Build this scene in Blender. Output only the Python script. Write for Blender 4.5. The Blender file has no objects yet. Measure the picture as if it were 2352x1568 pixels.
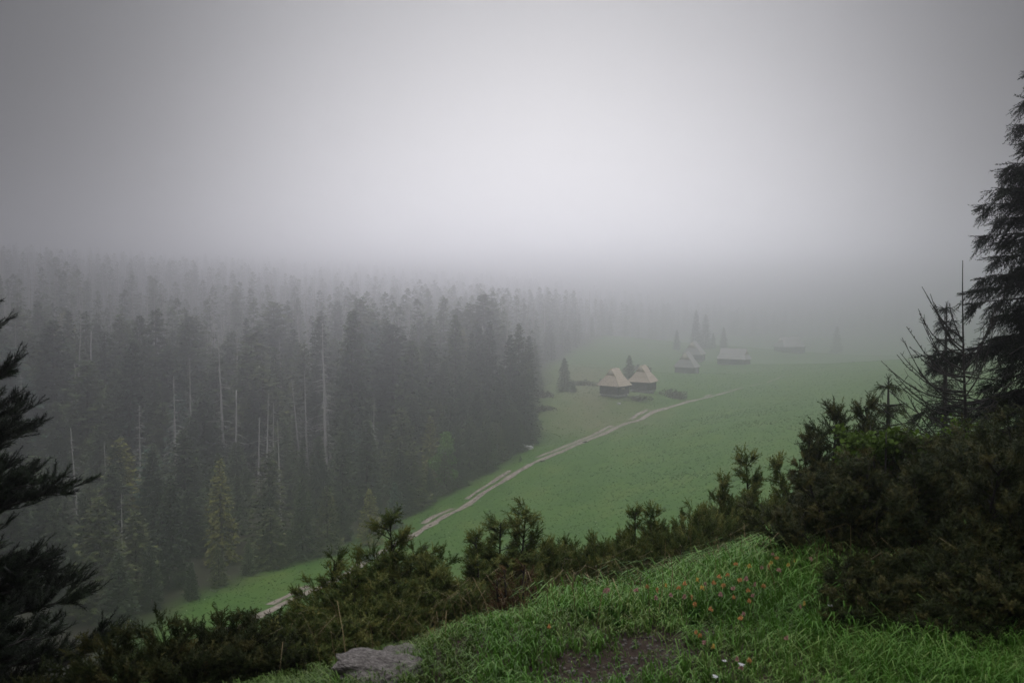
import bpy, math, random
import numpy as np
from mathutils import Vector, Matrix
R = math.radians
scene = bpy.context.scene
COL = scene.collection

# ------------------------------------------------------------------ camera, sky, sun, exposure
EYE = 1.65
F = 2286.0                      # focal length in pixels of a 2352 px wide picture (35 mm lens)
HORIZON = 640.0
TH = math.atan((784 - HORIZON) / F)
cam_d = bpy.data.cameras.new('camera'); cam = bpy.data.objects.new('camera', cam_d); COL.objects.link(cam)
cam_d.sensor_width = 36; cam_d.lens = 36 * F / 2352
cam.location = (0, 0, EYE); cam.rotation_euler = (math.pi / 2 - TH, 0, 0)
cam_d.clip_start = 0.05; cam_d.clip_end = 6000
cam_d.dof.use_dof = True; cam_d.dof.focus_distance = 150; cam_d.dof.aperture_fstop = 7.5
scene.camera = cam

LID_HORIZON, LID_ZENITH = .2, 20
SUN_EL, SUN_AZ = R(9), R(2.0)          # low sun behind the fog, straight ahead
world = bpy.data.worlds.new('World'); scene.world = world; world.use_nodes = True
wn = world.node_tree.nodes; wl = world.node_tree.links
bg = wn['Background']
sky = wn.new('ShaderNodeTexSky'); sky.sky_type = 'NISHITA'; sky.sun_disc = False
sky.sun_elevation = SUN_EL; sky.sun_rotation = SUN_AZ; sky.dust_density = 3; sky.air_density = 1.0
hs = wn.new('ShaderNodeHueSaturation'); hs.inputs['Saturation'].default_value = 0.12
wl.new(sky.outputs[0], hs.inputs['Color']); bg.inputs[1].default_value = 0.10
# an overcast lid over the clear sky: three times brighter overhead than at the horizon
wc = wn.new('ShaderNodeTexCoord'); wx = wn.new('ShaderNodeSeparateXYZ'); wl.new(wc.outputs['Generated'], wx.inputs[0])
wr = wn.new('ShaderNodeMapRange'); 
wp = wn.new('ShaderNodeMath'); wp.operation = 'MULTIPLY'; wp.use_clamp = True; wl.new(wx.outputs['Z'], wp.inputs[0]); wl.new(wx.outputs['Z'], wp.inputs[1]); 
wq = wn.new('ShaderNodeMath'); wq.operation = 'MULTIPLY'; wl.new(wp.outputs[0], wq.inputs[0]); wl.new(wp.outputs[0], wq.inputs[1]); wl.new(wq.outputs[0], wr.inputs[0])
wr.inputs['From Min'].default_value = 0; wr.inputs['From Max'].default_value = 1; wr.inputs['To Min'].default_value = LID_HORIZON; wr.inputs['To Max'].default_value = LID_ZENITH
wcol = wn.new('ShaderNodeVectorMath'); wcol.operation = 'SCALE'; wcol.inputs[0].default_value = (.985, .985, 1.03); wl.new(wr.outputs[0], wcol.inputs['Scale'])
wm = wn.new('ShaderNodeMix'); wm.data_type = 'RGBA'; wm.inputs[0].default_value = .98
wl.new(hs.outputs[0], wm.inputs[6]); wl.new(wcol.outputs[0], wm.inputs[7]); wl.new(wm.outputs[2], bg.inputs[0])
sd = bpy.data.lights.new('sun', 'SUN'); so = bpy.data.objects.new('sun', sd); COL.objects.link(so)
sd.energy = 0.39; sd.angle = R(36); sd.color = (1, 0.99, 0.985)
sdir = Vector((math.sin(SUN_AZ) * math.cos(SUN_EL), math.cos(SUN_AZ) * math.cos(SUN_EL), math.sin(SUN_EL)))
so.rotation_euler = sdir.to_track_quat('Z', 'Y').to_euler()
vs = scene.view_settings
vs.view_transform = 'Standard'; vs.look = 'None'; vs.exposure = 0.9; vs.gamma = 1.0; vs.use_curve_mapping = False
HAZE_DENSITY, HAZE_G = 0.0034, 0.86
cy = scene.cycles
cy.volume_bounces = 1; cy.max_bounces = 5; cy.diffuse_bounces = 2; cy.glossy_bounces = 2
cy.transmission_bounces = 3; cy.transparent_max_bounces = 6

# ------------------------------------------------------------------ helpers
def tag(o, label=None, cat=None, group=None, kind=None):
    if label: o['label'] = label
    if cat: o['category'] = cat
    if group: o['group'] = group
    if kind: o['kind'] = kind
    return o

def P(px, py, d):
    """the point at depth d (metres along y) seen at pixel px, py"""
    u = (px - 1176) / F; v = (784 - py) / F
    dy = math.cos(TH) + v * math.sin(TH); dz = -math.sin(TH) + v * math.cos(TH)
    t = d / dy
    return np.array([u * t, d, EYE + dz * t])

def X_at(px, d): return P(px, HORIZON, d)[0]

class MB:
    """collects triangles (numpy) and links them as ONE mesh object"""
    def __init__(s): s.V = []; s.T = []; s.M = []; s.A = []; s.n = 0
    def add(s, V, T, mat=0, tint=None):
        V = np.asarray(V, float).reshape(-1, 3); T = np.asarray(T, np.int64).reshape(-1, 3)
        s.V.append(V); s.T.append(T + s.n); s.n += len(V)
        s.M.append(np.full(len(T), mat, np.int32))
        s.A.append(np.full(len(V), 0.5) if tint is None else np.broadcast_to(np.asarray(tint, float), (len(V),)).copy())
        return s
    def quad(s, a, b, c, d, mat=0): return s.add([a, b, c, d], [[0, 1, 2], [0, 2, 3]], mat)
    def box(s, c, h, mat=0, rot=None):
        q = np.array([[x, y, z] for x in (-1, 1) for y in (-1, 1) for z in (-1, 1)], float) * np.array(h)
        if rot is not None: q = q @ np.array(rot).T
        f = [[0, 1, 3], [0, 3, 2], [4, 6, 7], [4, 7, 5], [0, 4, 5], [0, 5, 1], [2, 3, 7], [2, 7, 6], [0, 2, 6], [0, 6, 4], [1, 5, 7], [1, 7, 3]]
        return s.add(q + np.array(c), f, mat)
    def tube(s, pts, rad, sides=6, mat=0, cap=True, tint=None):
        pts = np.asarray(pts, float); n = len(pts); rad = np.broadcast_to(np.asarray(rad, float), (n,))
        d = np.gradient(pts, axis=0); d /= np.linalg.norm(d, axis=1)[:, None] + 1e-9
        ref = np.array([0, 0, 1.0]) if abs(d[:, 2].mean()) < .8 else np.array([1.0, 0, 0])
        a = np.cross(d, ref); a /= np.linalg.norm(a, axis=1)[:, None] + 1e-9; b = np.cross(d, a)
        th = np.linspace(0, 2 * math.pi, sides, endpoint=False)
        V = pts[:, None, :] + rad[:, None, None] * (np.cos(th)[None, :, None] * a[:, None, :] + np.sin(th)[None, :, None] * b[:, None, :])
        V = V.reshape(-1, 3); i = np.arange(sides); j = (i + 1) % sides; T = []
        for k in range(n - 1):
            A = k * sides; B = A + sides
            T += [np.stack([A + i, A + j, B + j], 1), np.stack([A + i, B + j, B + i], 1)]
        T = np.concatenate(T)
        if cap:
            V = np.concatenate([V, pts[[0, -1]]])
            T = np.concatenate([T, np.stack([j, i, np.full(sides, n * sides)], 1), np.stack([(n - 1) * sides + i, (n - 1) * sides + j, np.full(sides, n * sides + 1)], 1)])
        return s.add(V, T, mat, tint)
    def scatter(s, proto, pos, rot, scale, mat=0, tint=None):
        """copies of proto (V, T) at pos, turned by rot (N,3,3), scaled by scale (N,) or (N,3)"""
        V, T = proto; N = len(pos)
        if N == 0: return s
        scale = np.asarray(scale, float)
        if scale.ndim == 1: scale = np.repeat(scale[:, None], 3, 1)
        W = V[None] * scale[:, None, :]
        W = np.einsum('nij,nvj->nvi', rot, W) + np.asarray(pos)[:, None, :]
        TT = T[None] + (np.arange(N) * len(V))[:, None, None]
        tn = None if tint is None else np.repeat(tint, len(V))
        return s.add(W.reshape(-1, 3), TT.reshape(-1, 3), mat, tn)
    def arrays(s): return np.concatenate(s.V), np.concatenate(s.T), np.concatenate(s.M), np.concatenate(s.A)
    def mesh(s, name, mats, smooth=False):
        V, T, M, A = s.arrays()
        me = bpy.data.meshes.new(name)
        me.vertices.add(len(V)); me.vertices.foreach_set('co', V.astype(np.float32).ravel())
        me.loops.add(len(T) * 3); me.loops.foreach_set('vertex_index', T.astype(np.int32).ravel())
        me.polygons.add(len(T)); me.polygons.foreach_set('loop_start', np.arange(0, len(T) * 3, 3, dtype=np.int32))
        me.polygons.foreach_set('loop_total', np.full(len(T), 3, np.int32))
        for m in mats: me.materials.append(m)
        me.polygons.foreach_set('material_index', M)
        if smooth: me.polygons.foreach_set('use_smooth', np.ones(len(T), bool))
        at = me.attributes.new('tint', 'FLOAT', 'POINT'); at.data.foreach_set('value', A.astype(np.float32))
        me.update(calc_edges=True)
        return me
    def build(s, name, mats, parent=None, smooth=False):
        if not isinstance(mats, (list, tuple)): mats = [mats]
        return obj(name, s.mesh(name, mats, smooth), parent)

def obj(name, me, parent=None, loc=(0, 0, 0)):
    o = bpy.data.objects.new(name, me); COL.objects.link(o); o.location = loc
    if parent is not None: o.parent = parent
    return o

def empty(name, loc=(0, 0, 0), rz=0.0, sc=1.0):
    o = bpy.data.objects.new(name, None); COL.objects.link(o)
    o.location = loc; o.rotation_euler = (0, 0, rz); o.scale = (sc, sc, sc) if np.isscalar(sc) else sc
    o.empty_display_size = 0.2
    return o

def frames(D, roll):
    """rotation matrices whose local +y points along D"""
    D = np.asarray(D, float); D = D / (np.linalg.norm(D, axis=1)[:, None] + 1e-9)
    ref = np.where(np.abs(D[:, 2:3]) > .95, np.array([[1.0, 0, 0]]), np.array([[0, 0, 1.0]]))
    X = np.cross(D, ref); X /= np.linalg.norm(X, axis=1)[:, None] + 1e-9; Z = np.cross(X, D)
    c, s_ = np.cos(roll)[:, None], np.sin(roll)[:, None]
    X2 = X * c + Z * s_; Z2 = -X * s_ + Z * c
    return np.stack([X2, D, Z2], axis=2)

def vnoise(x, y, seed=0, oct=3):
    """smooth value noise in about -1..1"""
    x = np.asarray(x, float); y = np.asarray(y, float); out = 0; amp = 1; tot = 0
    for o in range(oct):
        xi = np.floor(x).astype(np.int64); yi = np.floor(y).astype(np.int64); fx = x - xi; fy = y - yi
        fx = fx * fx * (3 - 2 * fx); fy = fy * fy * (3 - 2 * fy)
        def h(a, b):
            n = (a * 374761393 + b * 668265263 + (seed + o) * 1442695041) & 0x7fffffff
            n = ((n ^ (n >> 13)) * 1274126177) & 0x7fffffff
            return ((n ^ (n >> 16)) & 0xffff) / 32767.5 - 1
        v = (h(xi, yi) * (1 - fx) + h(xi + 1, yi) * fx) * (1 - fy) + (h(xi, yi + 1) * (1 - fx) + h(xi + 1, yi + 1) * fx) * fy
        out = out + v * amp; tot += amp; amp *= .5; x = x * 2.03 + 7.1; y = y * 2.03 + 3.7
    return out / tot

# ------------------------------------------------------------------ materials
def new_mat(name):
    m = bpy.data.materials.new(name); m.use_nodes = True
    return m, m.node_tree.nodes, m.node_tree.links, m.node_tree.nodes['Principled BSDF']

def ramp(nodes, stops):
    r = nodes.new('ShaderNodeValToRGB'); e = r.color_ramp.elements
    e[0].position, e[0].color = stops[0][0], (*stops[0][1], 1)
    e[1].position, e[1].color = stops[-1][0], (*stops[-1][1], 1)
    for p, c in stops[1:-1]:
        q = e.new(p); q.color = (*c, 1)
    return r

def leaf_mat(name, dark, mid, light, rough=.6, obj_var=0.0, trans=.25, spec=.12):
    """foliage: a colour per leaf (tint attribute), shifted a little per object"""
    m, n, l, b = new_mat(name)
    at = n.new('ShaderNodeAttribute'); at.attribute_name = 'tint'
    rp = ramp(n, [(0, dark), (.55, mid), (1, light)])
    src = at.outputs['Fac']
    if obj_var:
        oi = n.new('ShaderNodeObjectInfo'); ma = n.new('ShaderNodeMath'); ma.operation = 'MULTIPLY_ADD'
        ma.inputs[1].default_value = obj_var; l.new(oi.outputs['Random'], ma.inputs[0])
        ad = n.new('ShaderNodeMath'); ad.operation = 'ADD'; ma.inputs[2].default_value = -obj_var / 2
        l.new(at.outputs['Fac'], ad.inputs[0]); l.new(ma.outputs[0], ad.inputs[1]); src = ad.outputs[0]
    l.new(src, rp.inputs[0]); l.new(rp.outputs[0], b.inputs['Base Color'])
    b.inputs['Roughness'].default_value = rough
    b.inputs['Specular IOR Level'].default_value = spec
    if trans:
        tr = n.new('ShaderNodeBsdfTranslucent'); l.new(rp.outputs[0], tr.inputs[0])
        mx = n.new('ShaderNodeMixShader'); mx.inputs[0].default_value = trans
        out = n['Material Output']; l.new(b.outputs[0], mx.inputs[1]); l.new(tr.outputs[0], mx.inputs[2]); l.new(mx.outputs[0], out.inputs[0])
    return m

def rough_mat(name, c1, c2, scale=8, rough=.9, stretch=(1, 1, 1), bump=.3, coords='Object', c3=None):
    m, n, l, b = new_mat(name)
    tc = n.new('ShaderNodeTexCoord'); mp = n.new('ShaderNodeMapping'); mp.inputs['Scale'].default_value = stretch
    l.new(tc.outputs[coords], mp.inputs[0])
    nz = n.new('ShaderNodeTexNoise'); nz.inputs['Scale'].default_value = scale; nz.inputs['Detail'].default_value = 8
    nz.inputs['Roughness'].default_value = .65
    l.new(mp.outputs[0], nz.inputs['Vector'])
    st = [(.32, c1), (.68, c2)] if c3 is None else [(.3, c1), (.5, c2), (.7, c3)]
    rp = ramp(n, st); l.new(nz.outputs[0], rp.inputs[0]); l.new(rp.outputs[0], b.inputs['Base Color'])
    bp = n.new('ShaderNodeBump'); bp.inputs['Strength'].default_value = bump; bp.inputs['Distance'].default_value = .05
    l.new(nz.outputs[0], bp.inputs['Height']); l.new(bp.outputs[0], b.inputs['Normal'])
    b.inputs['Roughness'].default_value = rough
    return m

M_bark = rough_mat('spruce_bark', (.035, .028, .022), (.085, .07, .058), 6, stretch=(3, 3, .6))
M_bark_dark = rough_mat('dark_bark', (.012, .010, .009), (.035, .03, .027), 14, stretch=(2, 2, .6))
M_deadwood = rough_mat('dead_grey_wood', (.26, .25, .24), (.46, .44, .42), 4, stretch=(3, 3, .4))
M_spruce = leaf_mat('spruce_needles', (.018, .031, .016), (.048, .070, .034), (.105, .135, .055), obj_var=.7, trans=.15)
M_spruce_gold = leaf_mat('yellow_green_needles', (.07, .085, .022), (.19, .19, .045), (.30, .28, .08), obj_var=.1, trans=.2)
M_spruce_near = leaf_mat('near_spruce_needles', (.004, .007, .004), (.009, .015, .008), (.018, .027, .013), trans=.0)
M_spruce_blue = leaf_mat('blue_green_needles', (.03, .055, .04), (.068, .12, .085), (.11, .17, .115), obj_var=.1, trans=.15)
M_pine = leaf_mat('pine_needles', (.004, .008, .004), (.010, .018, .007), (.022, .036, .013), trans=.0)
M_juniper = leaf_mat('juniper_needles', (.026, .042, .010), (.080, .112, .026), (.20, .20, .056), obj_var=.12, trans=.2)
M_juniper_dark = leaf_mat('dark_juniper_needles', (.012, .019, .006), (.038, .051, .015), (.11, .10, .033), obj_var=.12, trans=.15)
M_juniper_brown = leaf_mat('rusty_juniper_needles', (.035, .018, .008), (.085, .045, .018), (.13, .075, .03), trans=.15)
M_broadleaf = leaf_mat('broad_leaves', (.05, .10, .02), (.12, .23, .045), (.20, .34, .075), trans=.3)
M_lime = leaf_mat('lime_leaves', (.03, .055, .008), (.07, .12, .014), (.11, .18, .025), trans=.3)
M_grass = leaf_mat('grass_blades', (.045, .095, .014), (.115, .27, .038), (.27, .36, .11), rough=.5, trans=.3, spec=.2)
M_turf = leaf_mat('turf_blades', (.045, .075, .016), (.105, .185, .036), (.21, .235, .085), rough=.5, trans=.25)
M_straw = leaf_mat('dry_straw', (.10, .075, .035), (.20, .15, .075), (.32, .25, .13), trans=.2)
M_herb = leaf_mat('meadow_herbs', (.024, .072, .012), (.036, .098, .015), (.062, .13, .026), trans=.2)
M_mgrass = leaf_mat('meadow_blades', (.028, .076, .010), (.046, .108, .013), (.092, .15, .026), trans=.25)
M_heath = leaf_mat('heath_twigs', (.03, .028, .016), (.065, .055, .03), (.10, .085, .045), trans=.1)
M_rock = rough_mat('limestone', (.08, .070, .062), (.24, .215, .195), 9, bump=1.0, c3=(.42, .385, .355))
M_white_rock = rough_mat('pale_stone', (.20, .195, .19), (.42, .41, .395), 5, bump=.5)
M_cone = rough_mat('spruce_cone', (.05, .028, .016), (.11, .065, .04), 40)
M_pebble = rough_mat('pebbles', (.05, .042, .036), (.17, .15, .135), 30, bump=.5)
M_path = rough_mat('trodden_earth', (.10, .078, .06), (.20, .16, .13), 1.4, bump=.6, coords='Object', c3=(.29, .245, .21))

def shingle_mat(name, c1, c2, c3, sc, band=0.0):
    m, n, l, b = new_mat(name)
    tc = n.new('ShaderNodeTexCoord'); mp = n.new('ShaderNodeMapping'); mp.inputs['Scale'].default_value = sc
    l.new(tc.outputs['Object'], mp.inputs[0])
    nz = n.new('ShaderNodeTexNoise'); nz.inputs['Scale'].default_value = 3.2; nz.inputs['Detail'].default_value = 5
    l.new(mp.outputs[0], nz.inputs['Vector'])
    rp = ramp(n, [(.3, c1), (.52, c2), (.72, c3)]); l.new(nz.outputs[0], rp.inputs[0]); l.new(rp.outputs[0], b.inputs['Base Color'])
    bp = n.new('ShaderNodeBump'); bp.inputs['Strength'].default_value = .5; bp.inputs['Distance'].default_value = .04
    l.new(nz.outputs[0], bp.inputs['Height']); l.new(bp.outputs[0], b.inputs['Normal']); b.inputs['Roughness'].default_value = .85
    return m
M_shingle = shingle_mat('wooden_shingles', (.27, .21, .15), (.44, .36, .265), (.54, .46, .365), (2.2, 2.2, .5))
M_boards = shingle_mat('weathered_roof_boards', (.24, .18, .125), (.43, .35, .26), (.54, .46, .365), (4.5, 4.5, .25))
M_hazyroof = shingle_mat('hazy_grey_roof_boards', (.20, .19, .18), (.28, .265, .25), (.36, .34, .325), (4.5, 4.5, .25))  # grey boards, lightened towards the fog: haze put into the colour
M_hazelog = shingle_mat('haze_pale_logs', (.06, .056, .054), (.10, .094, .09), (.15, .14, .135), (.6, .6, 6))  # far walls paler than the dark logs, haze painted into their colour
M_log = shingle_mat('dark_logs', (.020, .017, .017), (.042, .036, .036), (.075, .066, .064), (.6, .6, 6))
M_gable = shingle_mat('gable_boards', (.34, .28, .20), (.50, .43, .34), (.60, .53, .43), (5, 5, .3))
M_palewood = rough_mat('fresh_board', (.5, .42, .25), (.62, .54, .36), 6)
M_door = rough_mat('dark_door_planks', (.018, .015, .014), (.04, .034, .03), 6, stretch=(5, 5, .5))

# ------------------------------------------------------------------ terrain
S = 1.25
ctrl = []
def C(px, py, d): p = P(px, py, d * S); ctrl.append((p[0], p[1], p[2]))
PATH_PX = [(400, 1528, 62), (480, 1482, 66), (600, 1405, 71), (720, 1345, 77), (850, 1280, 85), (1010, 1190, 97), (1110, 1128, 105), (1200, 1076, 112),
           (1260, 1045, 117), (1350, 1010, 124), (1450, 967, 137), (1520, 942, 147), (1590, 921, 158), (1660, 902, 170), (1750, 880, 190), (1850, 853, 215), (1950, 836, 235)]
for a in PATH_PX[1:]: C(*a)
for a in [(1412, 914, 150), (1475, 903, 157), (1580, 860, 245), (1690, 838, 270), (1815, 812, 380), (1250, 1250, 72), (1500, 1200, 73), (1700, 1100, 81),
          (1500, 1050, 106), (1900, 950, 112), (2000, 880, 155), (2100, 835, 215), (1700, 950, 136), (2300, 805, 250), (1300, 905, 165), (1420, 850, 215), (1000, 1330, 76)]: C(*a)
def Z(px, d, zrel): ctrl.append((X_at(px, d * S), d * S, EYE + zrel * S))
for a in [(600, 100, -25), (600, 150, -24), (600, 200, -22), (600, 300, -18), (600, 450, -12), (600, 700, -2), (600, 950, 6), (600, 1300, 14),
          (100, 60, -26), (100, 100, -25), (100, 150, -22), (100, 200, -18), (100, 300, -11), (100, 450, -3), (100, 700, 8), (100, 1000, 18), (100, 1300, 26),
          (-600, 60, -24), (-600, 100, -18), (-600, 200, -8), (-600, 400, 4), (-600, 650, 15), (-600, 900, 24),
          (1000, 135, -22), (1000, 200, -21), (1000, 300, -20), (1000, 450, -18), (1000, 700, -12), (1000, 1000, -4), (1000, 1300, 4),
          (1250, 250, -21), (1250, 400, -21), (1250, 700, -17), (1250, 1000, -12), (1250, 1300, -6), (1600, 500, -34), (1600, 800, -38), (1600, 1300, -26), (2000, 330, -33), (2000, 500, -38), (2000, 900, -44), (1900, 300, -27), (2300, 340, -30),
          (2600, 150, -10), (2600, 350, -24), (2900, 250, -10), (2600, 700, -40)]: Z(*a)
ctrl += [(-40, 20, -30), (0, 20, -26), (40, 25, -17), (90, 30, -8), (0, -60, -20), (-150, -40, -15), (200, -40, 0)]
CP = np.array(ctrl); SC = 100.0
def tps(r2): return np.where(r2 > 1e-12, r2 * np.log(np.maximum(r2, 1e-12)), 0) * .5
_xy = CP[:, :2] / SC; _n = len(CP)
_K = tps(((_xy[:, None] - _xy[None]) ** 2).sum(-1)) + np.eye(_n) * .002
_Pm = np.concatenate([np.ones((_n, 1)), _xy], 1)
_w = np.linalg.solve(np.block([[_K, _Pm], [_Pm.T, np.zeros((3, 3))]]), np.concatenate([CP[:, 2], np.zeros(3)]))
def valley(x, y):
    q = np.stack([np.clip(x, -900, 700), np.clip(y, -60, 1650)], -1) / SC
    out = np.zeros(q.shape[:-1]); f = q.reshape(-1, 2); res = np.zeros(len(f))
    for a in range(0, len(f), 20000):
        g = f[a:a + 20000]
        res[a:a + 20000] = tps(((g[:, None] - _xy[None]) ** 2).sum(-1)) @ _w[:_n] + _w[_n] + g @ _w[_n + 1:]
    z = res.reshape(out.shape)
    return np.where(z > -4, -4 + 14 * np.tanh((z + 4) / 14), np.maximum(z, -60))
EX = [-30, -8, -4, -2, -1.2, -.5, -.38, .17, .74, 1.34, 1.66, 2.2, 3, 5, 9, 30]
EY = [1.2, 2.0, 2.4, 3.0, 3.4, 3.9, 4.1, 4.5, 4.6, 5.0, 5.3, 5.8, 5.8, 6.4, 9, 30]
def ground(x, y):
    x = np.asarray(x, float); y = np.asarray(y, float)
    e = np.interp(x, EX, EY); s = np.maximum(y - e, -3) * .93
    kn = -.34 * (np.sqrt(np.maximum(s, 0) ** 2 + .12) - .346) - .27 * np.maximum(s - 6, 0) + .04 * vnoise(x * 1.3, y * 1.3, 5) * (y < 30)
    kn = kn - .44 * np.clip(-x - .9, 0, 4) * np.clip((y - 4.2) / 1.5, 0, 1) - .10 * np.maximum(-x - 1.5, 0) * (y < 60) - .03 * np.maximum(-y, 0)
    va = valley(x, y); va = va + (.22 * vnoise(x / 7, y / 7, 2) + .10 * vnoise(x / 1.9, y / 1.9, 9)) * np.clip((y - 30) / 40, 0, 1)
    k = 1.2; d = kn - va
    return va + .5 * (d + np.sqrt(d * d + k * k)) - .5 * (np.sqrt(k * k)) * np.exp(-np.abs(d) / 4) * .5

EDGE = [(300, 70), (430, 76), (600, 83), (800, 91), (930, 99), (1110, 113), (1190, 122), (1228, 132), (1240, 170), (1258, 235), (1320, 310), (1400, 420), (1550, 560), (1900, 760), (2400, 1000)]
EDGE_Y = [d * S for _, d in EDGE]; EDGE_X = [X_at(p, d * S) for p, d in EDGE]
def edge_x(y): return np.interp(y, EDGE_Y, EDGE_X)

def graded(a, b, n, k, c=0.0):
    t = np.linspace(-1, 1, n); q = np.sinh(k * t) / np.sinh(k)
    return np.unique(np.concatenate([c + np.where(q < 0, q * (c - a), q * (b - c)), ]))
gx = graded(-1900, 1900, 440, 6.7, 2.0)
gy = np.concatenate([np.linspace(-300, -8, 30), np.arange(-7, 3, .5), np.arange(3, 14, .18), np.geomspace(14, 2600, 310)])
GX, GY = np.meshgrid(gx, gy); GZ = ground(GX, GY)
nx, ny = len(gx), len(gy)
ii = (np.arange(ny - 1)[:, None] * nx + np.arange(nx - 1)[None]).ravel()
gm = MB(); gm.add(np.stack([GX, GY, GZ], -1).reshape(-1, 3), np.concatenate([np.stack([ii, ii + 1, ii + nx + 1], 1), np.stack([ii, ii + nx + 1, ii + nx], 1)]))
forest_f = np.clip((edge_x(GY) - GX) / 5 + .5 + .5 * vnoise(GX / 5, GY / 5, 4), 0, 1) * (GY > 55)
knoll_f = np.clip((26 - GY) / 10, 0, 1)
heath_f = np.clip(1 - np.abs(GX - (edge_x(GY) + 10)) / 16, 0, 1) * np.clip((GY - 150) / 20, 0, 1) * np.clip((330 - GY) / 60, 0, 1) * (GX > edge_x(GY) - 4)

def terrain_mat():
    m, n, l, b = new_mat('meadow_turf')
    tc = n.new('ShaderNodeTexCoord')
    def noise(s, d=6, rg=.6):
        q = n.new('ShaderNodeTexNoise'); q.inputs['Scale'].default_value = s; q.inputs['Detail'].default_value = d; q.inputs['Roughness'].default_value = rg
        l.new(tc.outputs['Object'], q.inputs['Vector']); return q
    def attr(a):
        q = n.new('ShaderNodeAttribute'); q.attribute_name = a; return q.outputs['Fac']
    def mix(f, a, c):
        q = n.new('ShaderNodeMix'); q.data_type = 'RGBA'; l.new(f, q.inputs[0]); l.new(a, q.inputs[6]); l.new(c, q.inputs[7]); return q.outputs[2]
    n1 = noise(.7, 12, .80); n2 = noise(.15, 9, .7); n3 = noise(3.5, 6)
    g1 = ramp(n, [(.32, (.022, .060, .008)), (.5, (.042, .102, .012)), (.70, (.088, .146, .022))]); l.new(n1.outputs[0], g1.inputs[0])
    g2 = ramp(n, [(.32, (.022, .064, .009)), (.5, (.046, .104, .013)), (.68, (.105, .138, .028))]); l.new(n2.outputs[0], g2.inputs[0])
    mg = n.new('ShaderNodeMix'); mg.data_type = 'RGBA'; mg.inputs[0].default_value = .5; l.new(g1.outputs[0], mg.inputs[6]); l.new(g2.outputs[0], mg.inputs[7])
    heath = ramp(n, [(.35, (.06, .085, .028)), (.55, (.12, .12, .055)), (.7, (.09, .065, .04))]); l.new(n1.outputs[0], heath.inputs[0])
    ht = n.new('ShaderNodeMath'); ht.operation = 'MULTIPLY'; l.new(attr('heath'), ht.inputs[0]); l.new(n2.outputs[0], ht.inputs[1])
    ht2 = n.new('ShaderNodeMath'); ht2.operation = 'MULTIPLY'; ht2.use_clamp = True; l.new(ht.outputs[0], ht2.inputs[0]); ht2.inputs[1].default_value = 1.9
    c = mix(ht2.outputs[0], mg.outputs[2], heath.outputs[0])
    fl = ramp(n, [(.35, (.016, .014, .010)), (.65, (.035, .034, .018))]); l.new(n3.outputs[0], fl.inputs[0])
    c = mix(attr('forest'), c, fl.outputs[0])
    so_ = ramp(n, [(.35, (.020, .014, .010)), (.55, (.045, .032, .024)), (.72, (.085, .066, .052))]); l.new(noise(9, 10, .75).outputs[0], so_.inputs[0])
    c = mix(attr('knoll'), c, so_.outputs[0])
    l.new(c, b.inputs['Base Color']); b.inputs['Roughness'].default_value = .95; b.inputs['Specular IOR Level'].default_value = .15
    bp = n.new('ShaderNodeBump'); bp.inputs['Strength'].default_value = .35; bp.inputs['Distance'].default_value = .08
    l.new(n3.outputs[0], bp.inputs['Height']); l.new(bp.outputs[0], b.inputs['Normal'])
    return m
go = gm.build('ground', terrain_mat(), smooth=True)
for nm, arr in (('forest', forest_f), ('knoll', knoll_f), ('heath', heath_f)):
    at = go.data.attributes.new(nm, 'FLOAT', 'POINT'); at.data.foreach_set('value', arr.ravel().astype(np.float32))
tag(go, kind='structure')
# exact height of the built sheet (bilinear along the grid)
def sheet(x, y):
    x = np.asarray(x, float); y = np.asarray(y, float)
    i = np.clip(np.searchsorted(gx, x) - 1, 0, nx - 2); j = np.clip(np.searchsorted(gy, y) - 1, 0, ny - 2)
    a = (x - gx[i]) / (gx[i + 1] - gx[i]); c = (y - gy[j]) / (gy[j + 1] - gy[j])
    z00, z10, z01, z11 = GZ[j, i], GZ[j, i + 1], GZ[j + 1, i], GZ[j + 1, i + 1]
    return np.where(a > c, z00 + a * (z10 - z00) + c * (z11 - z10), z00 + c * (z01 - z00) + a * (z11 - z01))

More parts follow.
